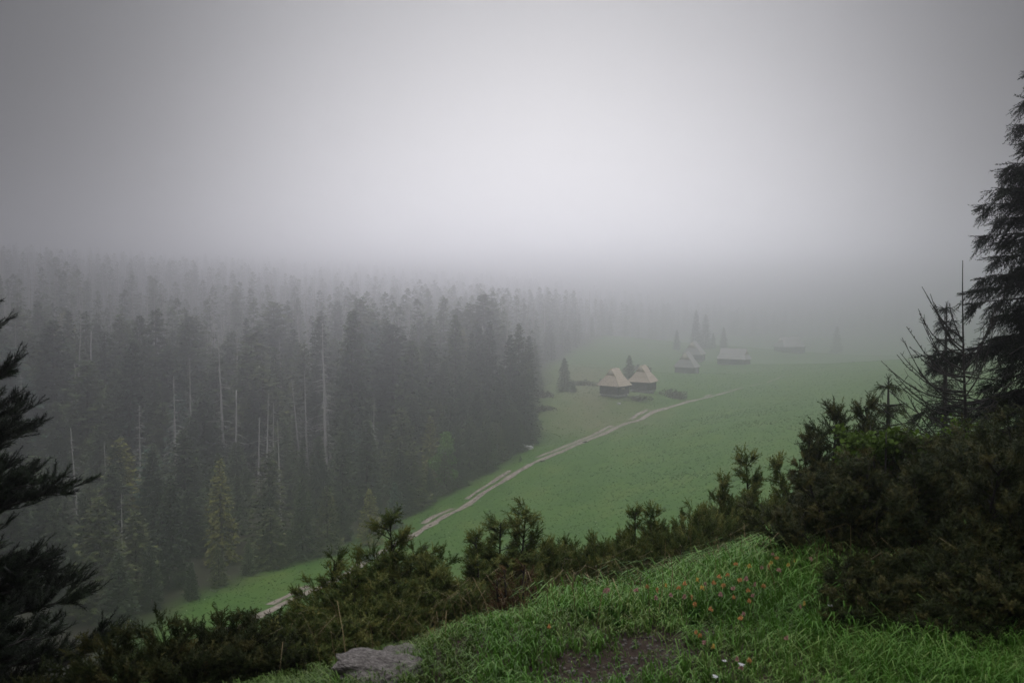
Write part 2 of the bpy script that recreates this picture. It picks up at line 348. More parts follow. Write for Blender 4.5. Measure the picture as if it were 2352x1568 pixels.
# ------------------------------------------------------------------ path across the meadow
pp = np.array([P(*a[:2], a[2] * S)[:2] for a in PATH_PX])
seg = np.r_[0, np.cumsum(np.linalg.norm(np.diff(pp, axis=0), axis=1))]
tt = np.arange(0, seg[-1], .3)
def smooth_path(k):
    v = np.interp(tt, seg, pp[:, k]); w = np.ones(41) / 41
    return np.convolve(np.pad(v, 20, mode='edge'), w, 'valid')
pc = np.stack([smooth_path(0), smooth_path(1)], 1)
tn = np.gradient(pc, axis=0); tn /= np.linalg.norm(tn, axis=1)[:, None]; nr = np.stack([-tn[:, 1], tn[:, 0]], 1)
pc = pc + nr * (.7 * vnoise(tt / 9, tt * 0 + 3, 21))[:, None]
fade = np.clip((seg[-1] - tt) / 130, .22, 1)
gapm = vnoise(tt / 7, tt * 0 + 9, 33)
pm_ = MB()
NW = 17
def ribbon(off, wid, lo, seed, keep):
    w = wid * (1 + .45 * vnoise(tt / 2.1, tt * 0, seed))
    q = np.linspace(-1, 1, NW)
    jag = .22 * vnoise(tt[:, None] / .6 + q[None] * 3, q[None] * 9 + tt[:, None] * 0, seed + 4)
    XY = pc[:, None, :] + nr[:, None, :] * (off[:, None] + (q[None] + jag) * w[:, None])[:, :, None]
    Zz = sheet(XY[..., 0], XY[..., 1]) + lo
    V = np.concatenate([XY, Zz[..., None]], -1)
    n0 = len(tt); k = np.arange(n0 - 1)[:, None] * NW + np.arange(NW - 1)[None]
    cen = XY[:-1, :-1]
    holes = vnoise(cen[..., 0] * .55, cen[..., 1] * .55, seed + 9) + .35 * vnoise(cen[..., 0] * 2.2, cen[..., 1] * 2.2, seed + 2)
    ok = ((holes > -.80) | (np.abs(q[:-1][None]) < .3)) & keep[:-1, None]
    k = k[ok]
    pm_.add(V.reshape(-1, 3), np.concatenate([np.stack([k, k + NW, k + NW + 1], 1), np.stack([k, k + NW + 1, k + 1], 1)]))
ribbon(-.4 * fade, .5 * fade + .04, .035, 3, gapm > np.interp(tt, [0, 110, 150, 190, 250], [-2, -1, -.35, -.12, .1]))
ribbon(1.1 + .4 * vnoise(tt / 11, tt * 0, 8), (.34 * fade + .05), .030, 12, (vnoise(tt / 6, tt * 0 + 4, 71) > -.05) & (tt < 150))
tag(pm_.build('path', M_path), kind='structure')
pathx_y = pc
def near_path(x, y, r):
    d2 = (x[:, None] - pc[None, ::4, 0]) ** 2 + (y[:, None] - pc[None, ::4, 1]) ** 2
    return d2.min(1) < r * r

# ------------------------------------------------------------------ meadow vegetation (uncountable)
rng = np.random.default_rng(7)
def tuft_proto(n, seed, w=.03, spread=.6):
    r = np.random.default_rng(seed); V = []; T = []
    for i in range(n):
        a = r.uniform(0, 6.28); l = r.uniform(.6, 1.1); s = r.uniform(.1, spread); c, s_ = math.cos(a), math.sin(a)
        b = r.normal(0, .12, 2); wx, wy = -s_ * w, c * w
        V += [[b[0] - wx, b[1] - wy, 0], [b[0] + wx, b[1] + wy, 0], [b[0] + c * s * .4, b[1] + s_ * s * .4, l * .7], [b[0] + c * s, b[1] + s_ * s, l * .85]]
        k = 4 * i; T += [[k, k + 1, k + 2], [k + 1, k + 3, k + 2]]
    return np.array(V), np.array(T)
def up_frames(n, r, tilt=.2):
    D = np.stack([r.normal(0, tilt, n), r.normal(0, tilt, n), np.ones(n)], 1); D /= np.linalg.norm(D, axis=1)[:, None]
    a = r.uniform(0, 6.28, n); X = np.stack([np.cos(a), np.sin(a), np.zeros(n)], 1)
    X -= D * (X * D).sum(1)[:, None]; X /= np.linalg.norm(X, axis=1)[:, None]
    return np.stack([X, np.cross(D, X), D], 2)
def meadow_points(n, ymin, ymax, r, bias=2.0):
    y = ymin * (ymax / ymin) ** (r.uniform(0, 1, n) ** 1.0)
    x = r.uniform(-.42, .56, n) * y
    ok = (x > edge_x(y) - 1)
    return x[ok], y[ok]
x, y = meadow_points(36000, 60, 330, rng)
ok = ~near_path(x, y, 1.1) ; x, y = x[ok], y[ok]
tv = np.clip(.5 + .35 * vnoise(x / 9, y / 9, 14) + .2 * vnoise(x / 1.5, y / 1.5, 15) + rng.normal(0, .14, len(x)), 0, 1)
mb = MB(); mb.scatter(tuft_proto(7, 1, .035, .9), np.stack([x, y, sheet(x, y) - .02], 1), up_frames(len(x), rng), rng.uniform(.07, .15, len(x)) * (1 + y / 400), tint=tv)
tag(mb.build('meadow_grass', M_mgrass), 'short green grass tufts covering the sloping meadow below the huts', 'grass', kind='stuff')
# darker broad-leaved herbs in the right half of the meadow
def herb_proto(seed):
    r = np.random.default_rng(seed); V = []; T = []
    for i in range(9):
        a = r.uniform(0, 6.28); l = r.uniform(.6, 1.1); c, s_ = math.cos(a), math.sin(a); w = .22; z0 = r.uniform(.1, .5)
        V += [[0, 0, z0], [c * l * .5 - s_ * w, s_ * l * .5 + c * w, z0 + .35], [c * l, s_ * l, z0 + .15], [c * l * .5 + s_ * w, s_ * l * .5 - c * w, z0 + .35]]
        k = 4 * i; T += [[k, k + 1, k + 2], [k, k + 2, k + 3]]
    return np.array(V), np.array(T)
hx, hy = meadow_points(60000, 85, 260, rng)
hd = np.exp(-(((hx - .22 * hy) / (.12 * hy)) ** 2)) * np.exp(-((np.log(hy / 150)) / .33) ** 2) * 1.9
hd = hd * np.clip(.3 + 2.2 * vnoise(hx / 6, hy / 6, 44), 0, 2.2) + .12 * (hx < edge_x(hy) + 14)
ok = (rng.uniform(0, 1, len(hx)) < hd * .45) & ~near_path(hx, hy, 1.0); hx, hy = hx[ok], hy[ok]
mb = MB(); mb.scatter(herb_proto(2), np.stack([hx, hy, sheet(hx, hy) - .03], 1), up_frames(len(hx), rng), rng.uniform(.08, .17, len(hx)), tint=np.clip(rng.normal(.45, .22, len(hx)), 0, 1))
tag(mb.build('meadow_herbs', M_herb), 'darker broad leaved herbs growing in clumps across the meadow', 'herbs', kind='stuff')
fx, fy = meadow_points(2600, 65, 190, rng)
ok = vnoise(fx / 9, fy / 9, 55) > -.1; fx, fy = fx[ok], fy[ok]
M_white = leaf_mat('white_petals', (.5, .5, .46), (.68, .68, .63), (.8, .8, .76), trans=.2)
mb = MB(); mb.scatter(herb_proto(5), np.stack([fx, fy, sheet(fx, fy) + .16], 1), up_frames(len(fx), rng), rng.uniform(.03, .075, len(fx)), tint=rng.uniform(0, 1, len(fx)))
tag(mb.build('meadow_flowers', M_white), 'tiny white flowers scattered as specks over the meadow', 'flowers', kind='stuff')

# ------------------------------------------------------------------ conifers
TWIG = (np.array([[-.17, 0, 0], [.17, 0, 0], [0, 1, -.10], [0, .0, 0], [.50, .60, -.08], [0, .55, 0], [0, .0, 0], [-.50, .52, -.08], [0, .5, 0]], float),
        np.array([[0, 1, 2], [3, 4, 5], [6, 8, 7]]))
def spruce_arrays(H, Rr, seed, step=.40, per=8, twigs=8.0, tw=.62, base=.04, droop=.5, sparse=0.0, top=1.0, fork=False):
    r = np.random.default_rng(seed); pos = []; D = []; L_ = []; tin = []
    h = base * H; lean = r.normal(0, .01, 2) * H
    while h < H * top:
        t = 1 - h / H; Lmax = Rr * t ** .72 * (1 - .25 * max(0, t - .8) / .2)
        nb = max(3, int(per * (.55 + .6 * t)))
        a0 = r.uniform(0, 6.28)
        for k in range(nb):
            if r.uniform() < sparse: continue
            a = a0 + k * 6.283 / nb + r.normal(0, .25); L = Lmax * r.uniform(.62, 1.15) + .12
            c, s_ = math.cos(a), math.sin(a); up = .45 - droop * t * 1.5 + r.normal(0, .08); n = max(3, int(L * twigs) + 2)
            s = np.sort(r.uniform(.12 if t < .5 else .3, 1.0, n)); s[-1] = 1.0
            zz = up * s - .25 * droop * s ** 2 + .35 * droop * np.maximum(s - .7, 0)
            hb = h + r.normal(0, .12)
            p = np.stack([c * L * s, s_ * L * s, hb + zz * L], 1)
            side = r.choice([-1, 1], n) * r.uniform(.25, 1.1, n) * (1 - .8 * (s > .97)); aa = a + side
            d = np.stack([np.cos(aa), np.sin(aa), -r.uniform(.0, .75, n) * (.4 + droop) + .25 * (s > .9)], 1)
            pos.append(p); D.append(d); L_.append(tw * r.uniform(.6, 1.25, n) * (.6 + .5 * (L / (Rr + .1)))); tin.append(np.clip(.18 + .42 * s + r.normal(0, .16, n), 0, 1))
        h += step * r.uniform(.75, 1.25) * (.45 + .75 * t)
    # leader
    n = 7; pos.append(np.stack([np.zeros(n), np.zeros(n), H * np.linspace(.955, .995, n)], 1))
    D.append(np.stack([r.normal(0, .5, n), r.normal(0, .5, n), np.full(n, 1.0)], 1)); L_.append(np.linspace(.4, .25, n) * tw * 1.6); tin.append(np.full(n, .6))
    return np.concatenate(pos), np.concatenate(D), np.concatenate(L_), np.concatenate(tin)
def trunk_mb(H, r0, seed, sides=7, top=1.0):
    r = np.random.default_rng(seed + 99); z = np.linspace(-.6, H * top, 9); w = np.cumsum(r.normal(0, .012 * H / 9, (9, 2)), 0); w -= w[0]
    m = MB(); m.tube(np.c_[w * 0.6, z], np.linspace(r0, max(.02, r0 * (1 - top) + .02), 9), sides); return m
class Kind: pass
def make_spruce(H, Rr, seed, mat, **k):
    q = Kind(); q.H = H
    p, d, L, t = spruce_arrays(H, Rr, seed, **k)
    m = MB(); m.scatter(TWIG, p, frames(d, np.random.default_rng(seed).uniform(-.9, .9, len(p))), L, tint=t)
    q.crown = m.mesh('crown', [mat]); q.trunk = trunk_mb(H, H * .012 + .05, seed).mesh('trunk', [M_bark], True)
    return q
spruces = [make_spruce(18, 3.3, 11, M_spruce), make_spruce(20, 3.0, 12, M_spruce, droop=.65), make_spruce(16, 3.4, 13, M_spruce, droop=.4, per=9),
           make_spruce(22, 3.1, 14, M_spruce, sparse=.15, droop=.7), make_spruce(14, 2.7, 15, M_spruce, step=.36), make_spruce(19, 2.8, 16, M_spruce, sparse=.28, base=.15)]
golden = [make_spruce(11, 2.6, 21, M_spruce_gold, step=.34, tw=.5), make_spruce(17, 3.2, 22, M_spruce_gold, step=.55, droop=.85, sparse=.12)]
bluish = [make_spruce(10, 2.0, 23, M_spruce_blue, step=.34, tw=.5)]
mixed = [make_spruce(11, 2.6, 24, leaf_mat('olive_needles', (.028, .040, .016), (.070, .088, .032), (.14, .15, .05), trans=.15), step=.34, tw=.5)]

def make_snag(H, seed, dens=1.0, top=1.0, full=False):
    """a dead spruce: bare pale stem with drooping grey branches"""
    q = Kind(); q.H = H; r = np.random.default_rng(seed)
    q.trunk = trunk_mb(H, H * .012 + .05, seed, top=top).mesh('trunk', [M_deadwood], True)
    m = MB(); h = .12 * H
    while h < H * top * .97:
        t = 1 - h / H
        for k in range(r.integers(2, 6)):
            if r.uniform() > dens * (1 if t > .35 or full else .55): continue
            a = r.uniform(0, 6.28); L = (2.3 * t ** .7 + .25) * r.uniform(.3, 1.1); s = np.linspace(0, 1, 5)
            dr = r.uniform(.1, .6); p = np.stack([math.cos(a) * L * s, math.sin(a) * L * s, h + L * (.1 * s - dr * s ** 2 + .25 * dr * s ** 4)], 1)
            m.tube(p, np.linspace(.035, .012, 5), 3, cap=False)
            for j in range(int(L * 2.5)):
                i = r.uniform(.3, .95); b = np.array([np.interp(i, s, p[:, c]) for c in range(3)]); l = r.uniform(.25, .7)
                aa = a + r.choice([-1, 1]) * r.uniform(.4, 1.2); e = b + l * np.array([math.cos(aa) * .8, math.sin(aa) * .8, -r.uniform(.2, .9)])
                m.tube([b, (b + e) / 2 + [0, 0, .05], e], [.014, .011, .008], 3, cap=False)
        h += r.uniform(.3, .65)
    if m.n == 0: m.tube([[0, 0, H * .5], [.4, 0, H * .5]], .02, 3)
    q.branches = m.mesh('branches', [M_deadwood]); return q
snags = [make_snag(20, 31, .8), make_snag(17, 32, 1.0, full=True), make_snag(22, 33, .45), make_snag(15, 34, .6, top=.86), make_snag(18, 35, .9)]

def place_tree(kind, x, y, h, name, label, cat, group, sx=1.0, rz=None, z=None):
    s = h / kind.H; zz = float(sheet(x, y)) if z is None else z
    e = empty(name, (x, y, zz - .05), rng.uniform(0, 6.28) if rz is None else rz, (s * sx, s * sx, s))
    tag(e, label, cat, group)
    if not hasattr(kind, 'crown'): e.rotation_euler = (rng.normal(0, .03), rng.normal(0, .03), e.rotation_euler.z)
    if hasattr(kind, 'crown'): obj('trunk', kind.trunk, e); obj('crown', kind.crown, e)
    else: obj('trunk', kind.trunk, e); obj('crown', kind.branches, e)
    return e
taken = []
def by_top(kind, px, d, top, name, label, cat, group=None, sx=1.0, base=None):
    d *= S; x = X_at(px, d); z = float(sheet(x, d)); h = P(px, top, d)[2] - z
    taken.append((x, d)); return place_tree(kind, x, d, h, name, label, cat, group, sx)

G1 = 'spruces of the tall grove at the forest edge'
by_top(spruces[1], 1192, 129, 744, 'spruce_tree', 'tall dark spruce at the right end of the grove, its edge against the meadow', 'tree', G1, 1.15)
by_top(spruces[0], 1172, 126, 768, 'spruce_tree', 'slightly shorter spruce leaning close behind the last tree of the grove', 'tree', G1, .9)
by_top(spruces[3], 1215, 131, 772, 'spruce_tree', 'low pointed spruce on the meadow side of the grove, right beside its tallest neighbours', 'tree', G1, 1.0)
by_top(spruces[1], 1124, 131, 740, 'spruce_tree', 'narrow spruce in the middle of the tall grove with a clear single tip', 'tree', G1, .95)
by_top(spruces[3], 1083, 130, 762, 'spruce_tree', 'ragged spruce with a crooked top between two straight ones in the grove', 'tree', G1, .9)
by_top(spruces[5], 1102, 134, 752, 'spruce_tree', 'thin spruce with gaps in its crown just left of the grove middle', 'tree', G1, .9)
by_top(spruces[0], 1046, 134, 722, 'spruce_tree', 'tallest spruce of the grove, its thin tip standing clear in the fog', 'tree', G1, .92)
by_top(spruces[2], 1018, 128, 830, 'spruce_tree', 'broad spruce filling the left foot of the tall grove', 'tree', G1)
by_top(spruces[2], 1150, 122, 840, 'spruce_tree', 'broad low spruce at the front of the tall grove', 'tree', G1, 1.15)
by_top(spruces[0], 1205, 125, 860, 'spruce_tree', 'bushy spruce at the grove corner with boughs down to the grass', 'tree', G1, 1.3)
by_top(spruces[4], 1095, 118, 905, 'spruce_tree', 'mid height spruce in front of the grove above the light green tree', 'tree', G1, 1.2)
by_top(spruces[2], 1118, 113, 960, 'spruce_tree', 'low dark spruce at the grass edge right of the light green tree', 'tree', G1, 1.1)
by_top(spruces[3], 948, 150, 746, 'spruce_tree', 'pointed misty spruce standing left of the tall grove with a gap between', 'tree', None, 1.05)
by_top(spruces[0], 968, 152, 778, 'spruce_tree', 'shorter misty twin touching the pointed spruce left of the grove', 'tree', None, .9)
by_top(spruces[4], 775, 205, 692, 'spruce_tree', 'faint narrow spire rising above the misty dead trunks', 'tree', None, 1.0)
by_top(spruces[0], 683, 215, 684, 'spruce_tree', 'faint spruce tip left of the narrow spire in the mist', 'tree', None, .9)
G2 = 'young spruces along the forest edge beside the path'
by_top(golden[0], 845, 90, 1122, 'young_spruce', 'yellow green young spruce standing at the grass edge by the path', 'tree', G2, 1.05)
by_top(bluish[0], 902, 95, 1108, 'young_spruce', 'blue green young spruce right beside the yellow green one', 'tree', G2, 1.0)
by_top(mixed[0], 745, 88, 1115, 'young_spruce', 'olive green young spruce with a pointed top left of the yellow green one', 'tree', G2, 1.1)
by_top(golden[1], 497, 86, 1055, 'droopy_spruce', 'loose droopy spruce with yellowish hanging boughs in the lower forest', 'tree', G2, 1.05)
by_top(spruces[4], 610, 86, 1120, 'young_spruce', 'dark young spruce between the droopy and the olive green spruce', 'tree', G2, 1.1)
by_top(spruces[2], 690, 93, 1090, 'young_spruce', 'dark broad young spruce half hidden behind the olive green one', 'tree', G2, 1.0)
by_top(spruces[0], 380, 80, 1090, 'spruce_tree', 'dark spruce left of the droopy one, low in the forest', 'tree', G2, 1.1)
by_top(spruces[2], 330, 74, 1250, 'spruce_tree', 'lowest dark spruce beside the bottom of the path', 'tree', G2, 1.0)
by_top(spruces[4], 425, 76, 1290, 'young_spruce', 'small dark spruce at the lower end of the forest edge', 'tree', G2, 1.2)
by_top(spruces[2], 985, 104, 1075, 'young_spruce', 'dark spruce below the light green tree at the grass edge', 'tree', G2, 1.2)
by_top(spruces[4], 560, 82, 1240, 'young_spruce', 'short dark spruce in front of the droopy spruce by the path', 'tree', G2, 1.3)
by_top(spruces[4], 655, 86, 1215, 'young_spruce', 'short dark spruce at the left foot of the olive green one', 'tree', G2, 1.3)
G3 = 'single conifers on the meadow near the huts'
by_top(spruces[2], 1297, 172, 822, 'spruce_tree', 'dark bushy spruce standing alone left of the huts', 'tree', G3, 1.25)
by_top(spruces[4], 1318, 168, 872, 'young_spruce', 'small dark conifer at the foot of the lone bushy spruce', 'tree', G3, 1.6)
by_top(spruces[4], 1447, 178, 816, 'spruce_tree', 'dark spruce rising between and behind the two brown huts', 'tree', G3, 1.3)
by_top(spruces[4], 1196, 116, 1046, 'young_spruce', 'tiny dark conifer in the grass just left of the path', 'tree', G3, 1.8)
G4 = 'faint spruces behind the grey huts'
for px, d, tp, kk, lb in [(1600, 300, 712, 1, 'tall faint spruce behind the rear grey hut, left of a pair'), (1622, 305, 722, 0, 'tall faint spruce behind the rear grey hut, right of a pair'),
                          (1556, 290, 758, 4, 'faint small spruce left of the grey huts'), (1640, 310, 765, 2, 'faint bushy spruce right of the rear grey hut'),
                          (1664, 315, 752, 4, 'faint narrow spruce between the grey huts and the long barn'), (1925, 420, 750, 2, 'almost invisible spruce at the far right meadow edge'),
                          (1795, 372, 800, 4, 'tiny faint conifer beside the farthest barn')]:
    by_top(spruces[kk], px, d + 70, tp, 'spruce_tree', lb, 'tree', G4, 1.15)
# standing dead trees that can be told apart
G5 = 'pale dead spruces standing in the forest'
for px, d, tp, kk, lb in [(533, 118, 858, 3, 'bleached dead trunk with few side branches, left of the pair of broken stems'), (586, 112, 928, 3, 'short broken dead stem, left one of a pair in mid forest'),
                          (604, 116, 903, 0, 'short dead stem with stubs, right one of a pair in mid forest'), (745, 120, 742, 1, 'tallest bleached dead spruce with a fringe of grey twigs'),
                          (757, 124, 800, 4, 'thinner dead stem right against the tallest bleached one'), (684, 128, 868, 1, 'dead spruce with drooping grey branches left of the tallest bleached one'),
                          (700, 126, 850, 4, 'thin dead spruce close beside the drooping one'), (872, 142, 775, 2, 'bare pale dead trunk left of the misty pointed spruce'),
                          (797, 150, 750, 0, 'pale dead trunk between the tallest bleached one and the grove'), (393, 108, 860, 1, 'grey dead spruce with bent twigs in the left forest'),
                          (310, 102, 930, 1, 'twiggy grey dead spruce near the left side of the forest'), (430, 125, 820, 0, 'faint dead stem behind the twiggy dead spruces on the left'),
                          (233, 98, 1010, 4, 'dim dead stem low in the dark left forest'), (640, 135, 800, 2, 'bare dead pole between the broken pair and the drooping dead spruce')]:
    by_top(snags[kk], px, d, tp, 'dead_spruce', lb, 'dead tree', G5, 1.0)

# the forest: nearest trees as things, all the rest one mass
def forest_pts(n, y0, y1, r, sp):
    out = []
    grid = {}
    for q in taken: grid.setdefault((int(q[0] // 8), int(q[1] // 8)), []).append(q)
    y = y0 + (y1 - y0) * r.uniform(0, 1, n) ** 1.35
    x = r.uniform(-.62, .5, n) * y
    ok = x < edge_x(y) - 1.2
    for a, b in zip(x[ok], y[ok]):
        k = (int(a // 8), int(b // 8)); m = sp * (1 + max(0, b - 150) / 300)
        if any((a - p[0]) ** 2 + (b - p[1]) ** 2 < m * m for i in (-1, 0, 1) for j in (-1, 0, 1) for p in grid.get((k[0] + i, k[1] + j), ())): continue
        grid.setdefault(k, []).append((a, b)); out.append((a, b))
    return out
ey = 88.0; row = []
while ey < 165:
    ex = float(edge_x(ey)) - rng.uniform(.3, 2.2)
    if all((ex - q[0]) ** 2 + (ey - q[1]) ** 2 > 3.2 for q in taken):
        place_tree([spruces[2], spruces[4], mixed[0], spruces[0]][rng.integers(4)], ex, ey, rng.uniform(3.5, 9), 'spruce_tree', 'dark spruce low along the grass edge of the forest', 'tree', 'spruces of the forest edge', rng.uniform(1.1, 1.6)); taken.append((ex, ey))
    ey += rng.uniform(1.6, 3.4)
pts = forest_pts(22000, 88, 1550, rng, 3.6)
pts.sort(key=lambda q: q[1])
named_spruce = named_dead = 0
low = MB()
LOWS = [spruce_arrays(18, 3.1, 61 + i, step=.85, per=6, twigs=2.2, tw=1.25, sparse=.08 * i) for i in range(4)]
LOWT = [frames(a[1], np.random.default_rng(3 + i).uniform(-.8, .8, len(a[0]))) for i, a in enumerate(LOWS)]
for x, y in pts:
    dead_p = .12 + .42 * float(np.clip((y - 170) / 120, 0, 1)) * float(np.clip((x * 2286 / y + 1176 < 950), 0, 1))
    dead = rng.uniform() < dead_p
    young = (edge_x(y) - x) < 9
    h = (rng.uniform(8, 14) if young else rng.uniform(14, 22.5)) if not dead else rng.uniform(15, 24)
    if y < 150: h = rng.uniform(6.5, 12.5) if not dead else rng.uniform(9, 16)
    u = x / y
    seen = -.53 < u < .53
    if dead and seen and named_dead < 130:
        named_dead += 1
        place_tree(snags[rng.integers(5)], x, y, h, 'dead_spruce', 'bare grey dead trunk among the living spruces on the misty slope', 'dead tree', 'dead trunks scattered through the forest')
    elif not dead and seen and named_spruce < 225:
        named_spruce += 1
        k = spruces[rng.integers(6)] if rng.uniform() < .82 else [mixed[0], golden[1], mixed[0], bluish[0]][rng.integers(4)]
        if young: lb, g = 'dark spruce low along the grass edge of the forest', 'spruces of the forest edge'
        elif y < 190: lb, g = 'dark green spruce crowded inside the near forest', 'spruces inside the near forest'
        else: lb, g = 'grey green spruce fading into mist on the forest slope', 'spruces on the misty slope'
        place_tree(k, x, y, h * rng.choice([.62, .85, 1, 1, 1.1]), 'spruce_tree', lb, 'tree', g, rng.uniform(.95, 1.7)).rotation_euler.x = rng.normal(0, .02)
    else:
        z = float(sheet(x, y)); s = h / 18
        if dead:
            low.tube([[x, y, z - .5], [x + rng.normal(0, .15), y, z + h * .6], [x + rng.normal(0, .2), y, z + h]], [.24, .15, .04], 4, mat=1, cap=False)
            for q in range(10):
                a = rng.uniform(0, 6.28); hh = z + h * rng.uniform(.3, .95); L = rng.uniform(.5, 1.6)
                low.tube([[x, y, hh], [x + math.cos(a) * L, y + math.sin(a) * L, hh - .5 * L]], [.03, .015], 3, mat=1, cap=False)
        else:
            i = rng.integers(4); a = rng.uniform(0, 6.28); c, s_ = math.cos(a), math.sin(a); Rz = np.array([[c, -s_, 0], [s_, c, 0], [0, 0, 1.0]])
            p, d, L, t = LOWS[i]; low.scatter(TWIG, (p * s) @ Rz.T + [x, y, z], np.einsum('ij,njk->nik', Rz, LOWT[i]), L * s, tint=np.clip(t + rng.normal(0, .2), 0, 1))
            low.tube([[x, y, z - .5], [x, y, z + h * .9]], [.2, .04], 4, mat=2, cap=False)
tag(low.build('forest', [M_spruce, M_deadwood, M_bark]), 'far spruce forest merging into one grey mass up the foggy mountainside', 'forest', kind='stuff')
print('forest', len(pts), named_spruce, named_dead)

# light green broadleaf tree in the grove
def leaf_proto():
    return np.array([[0, 0, 0], [.35, .5, .06], [0, 1, 0], [-.35, .5, .06]], float), np.array([[0, 1, 2], [0, 2, 3]])
def crown_points(r, blobs, n):
    out = []; w = np.array([b[3] ** 2 for b in blobs]); w = w / w.sum()
    for b, k in zip(blobs, (w * n).astype(int)):
        v = r.normal(0, 1, (k, 3)); v /= np.linalg.norm(v, axis=1)[:, None]
        out.append(np.array(b[:3]) + v * b[3] * r.uniform(.55, 1.05, k)[:, None] ** .6 * [1, 1, .9])
    return np.concatenate(out)
d = 108 * S; x0 = X_at(1022, d); z0 = float(sheet(x0, d))
bt = empty('broadleaf_tree', (x0, d, z0)); tag(bt, 'light green broad leaved tree, round crowned among the dark spruces', 'tree')
m = MB(); m.tube([[0, 0, -.4], [.1, 0, 2.5], [-.1, .1, 5.5]], [.2, .15, .06], 8)
for a in range(6): m.tube([[0, 0, 2 + .5 * a], [1.2 * math.cos(a * 2.1), 1.2 * math.sin(a * 2.1), 3.5 + .6 * a]], [.07, .02], 5)
m.build('trunk', M_bark, bt, True)
r_ = np.random.default_rng(90)
bl = [(r_.uniform(-2.0, 2.0) * (1 - k / 26), r_.uniform(-1.6, 1.6), 1.3 + 6.2 * k / 22 + r_.normal(0, .4), r_.uniform(.55, 1.0)) for k in range(22)]
cpnt = crown_points(r_, bl, 5200)
m = MB(); m.scatter(leaf_proto(), cpnt, frames(r_.normal(0, 1, (len(cpnt), 3)) + [0, 0, -.2], r_.uniform(0, 6.28, len(cpnt))), r_.uniform(.16, .34, len(cpnt)), tint=np.clip(r_.normal(.5, .25, len(cpnt)), 0, 1))
m.build('crown', M_broadleaf, bt)

# low bushes and stones on the meadow
def bush_mesh(seed, mat, w=1.0, h=.8, n=900, leaf=.16):
    r = np.random.default_rng(seed); bl = [(r.uniform(-.7, .7) * w, r.uniform(-.7, .7) * w, r.uniform(.15, .6) * h, r.uniform(.25, .45) * w) for _ in range(9)]
    p = crown_points(r, bl, n); p[:, 2] = np.abs(p[:, 2])
    m = MB(); m.scatter(TWIG, p, frames(r.normal(0, .8, (len(p), 3)) + [0, 0, .5], r.uniform(0, 6.28, len(p))), r.uniform(.6, 1.3, len(p)) * leaf, tint=np.clip(r.normal(.45, .2, len(p)), 0, 1))
    return m.mesh('foliage', [mat])
def stem_mesh(h=.4):
    m = MB()
    for a in range(5): m.tube([[0, 0, -.1], [.25 * math.cos(a * 1.3), .25 * math.sin(a * 1.3), h]], [.03, .012], 5)
    return m.mesh('stem', [M_bark_dark])
BSH = [bush_mesh(1, M_spruce_blue), bush_mesh(2, M_heath, 1.3, .6), bush_mesh(3, M_juniper_dark, 1.1, .8)]; STM = stem_mesh()
for px, py, d, k, w, lb in [(838, 1288, 84, 0, 1.1, 'small dark bush squatting on the edge of the path'), (1348, 1018, 122, 2, .45, 'tiny dark bush touching the path halfway up'),
                            (1543, 897, 160, 1, 2.6, 'low brown bush right of the second brown hut'), (1470, 924, 151, 1, 1.8, 'brown scrub in front of the gap between the brown huts'),
                            (1246, 1058, 114, 2, .4, 'tiny dark bush beside the path below the halfway bend'), (1235, 930, 158, 1, 3.0, 'wide brown scrub at the forest edge left of the lone spruce'),
                            (1405, 868, 190, 1, 2.2, 'brown scrub in the grass behind the first hut'), (1470, 846, 215, 1, 3.0, 'wide faded brown scrub behind the huts'),
                            (1345, 872, 185, 1, 2.4, 'brown scrub right of the lone bushy spruce'), (1560, 905, 158, 1, 1.6, 'outer end of the brown scrub right of the second hut'),
                            (1250, 965, 145, 1, 2.0, 'low brown scrub at the right foot of the grove')]:
    d *= S; x = X_at(px, d); e = empty('bush', (x, d, float(sheet(x, d)) - .05), rng.uniform(0, 6), (w, w, w * .7)); tag(e, lb, 'bush', 'low bushes on the meadow')
    obj('foliage', BSH[k], e); obj('stem', STM, e)
def rock_mesh(seed, mat, sub=3, sq=(1, 1, .6), amp=.25, freq=1.6):
    import bmesh
    bm = bmesh.new(); bmesh.ops.create_icosphere(bm, subdivisions=sub, radius=1)
    from mathutils import noise
    for v in bm.verts:
        q = v.co * freq + Vector((seed * 7.3, seed * 3.1, 0))
        k = 1 + amp * noise.fractal(q, .8, 2.2, 6) + .14 * noise.cell(q * 1.2) + .05 * noise.cell(q * 3.1)
        v.co = Vector((v.co.x * sq[0] * k, v.co.y * sq[1] * k, v.co.z * sq[2] * k))
    me = bpy.data.meshes.new('rock'); bm.to_mesh(me); bm.free(); me.materials.append(mat); return me
for px, d, w, lb in [(1214, 122, .75, 'pale boulder lying in the grass at the grove corner'), (1222, 124, .4, 'small pale stone beside the boulder at the grove corner'), (1237, 146, .6, 'half buried pale stone right of the grove'),
                     (1424, 147, .35, 'grey stone lying in the grass in front of the first brown hut')]:
    d *= S; x = X_at(px, d); o = obj('stone', rock_mesh(int(px), M_white_rock), None, (x, d, float(sheet(x, d)) + .1 * w)); o.scale = (w, w, w); tag(o, lb, 'stone', 'pale stones on the meadow')

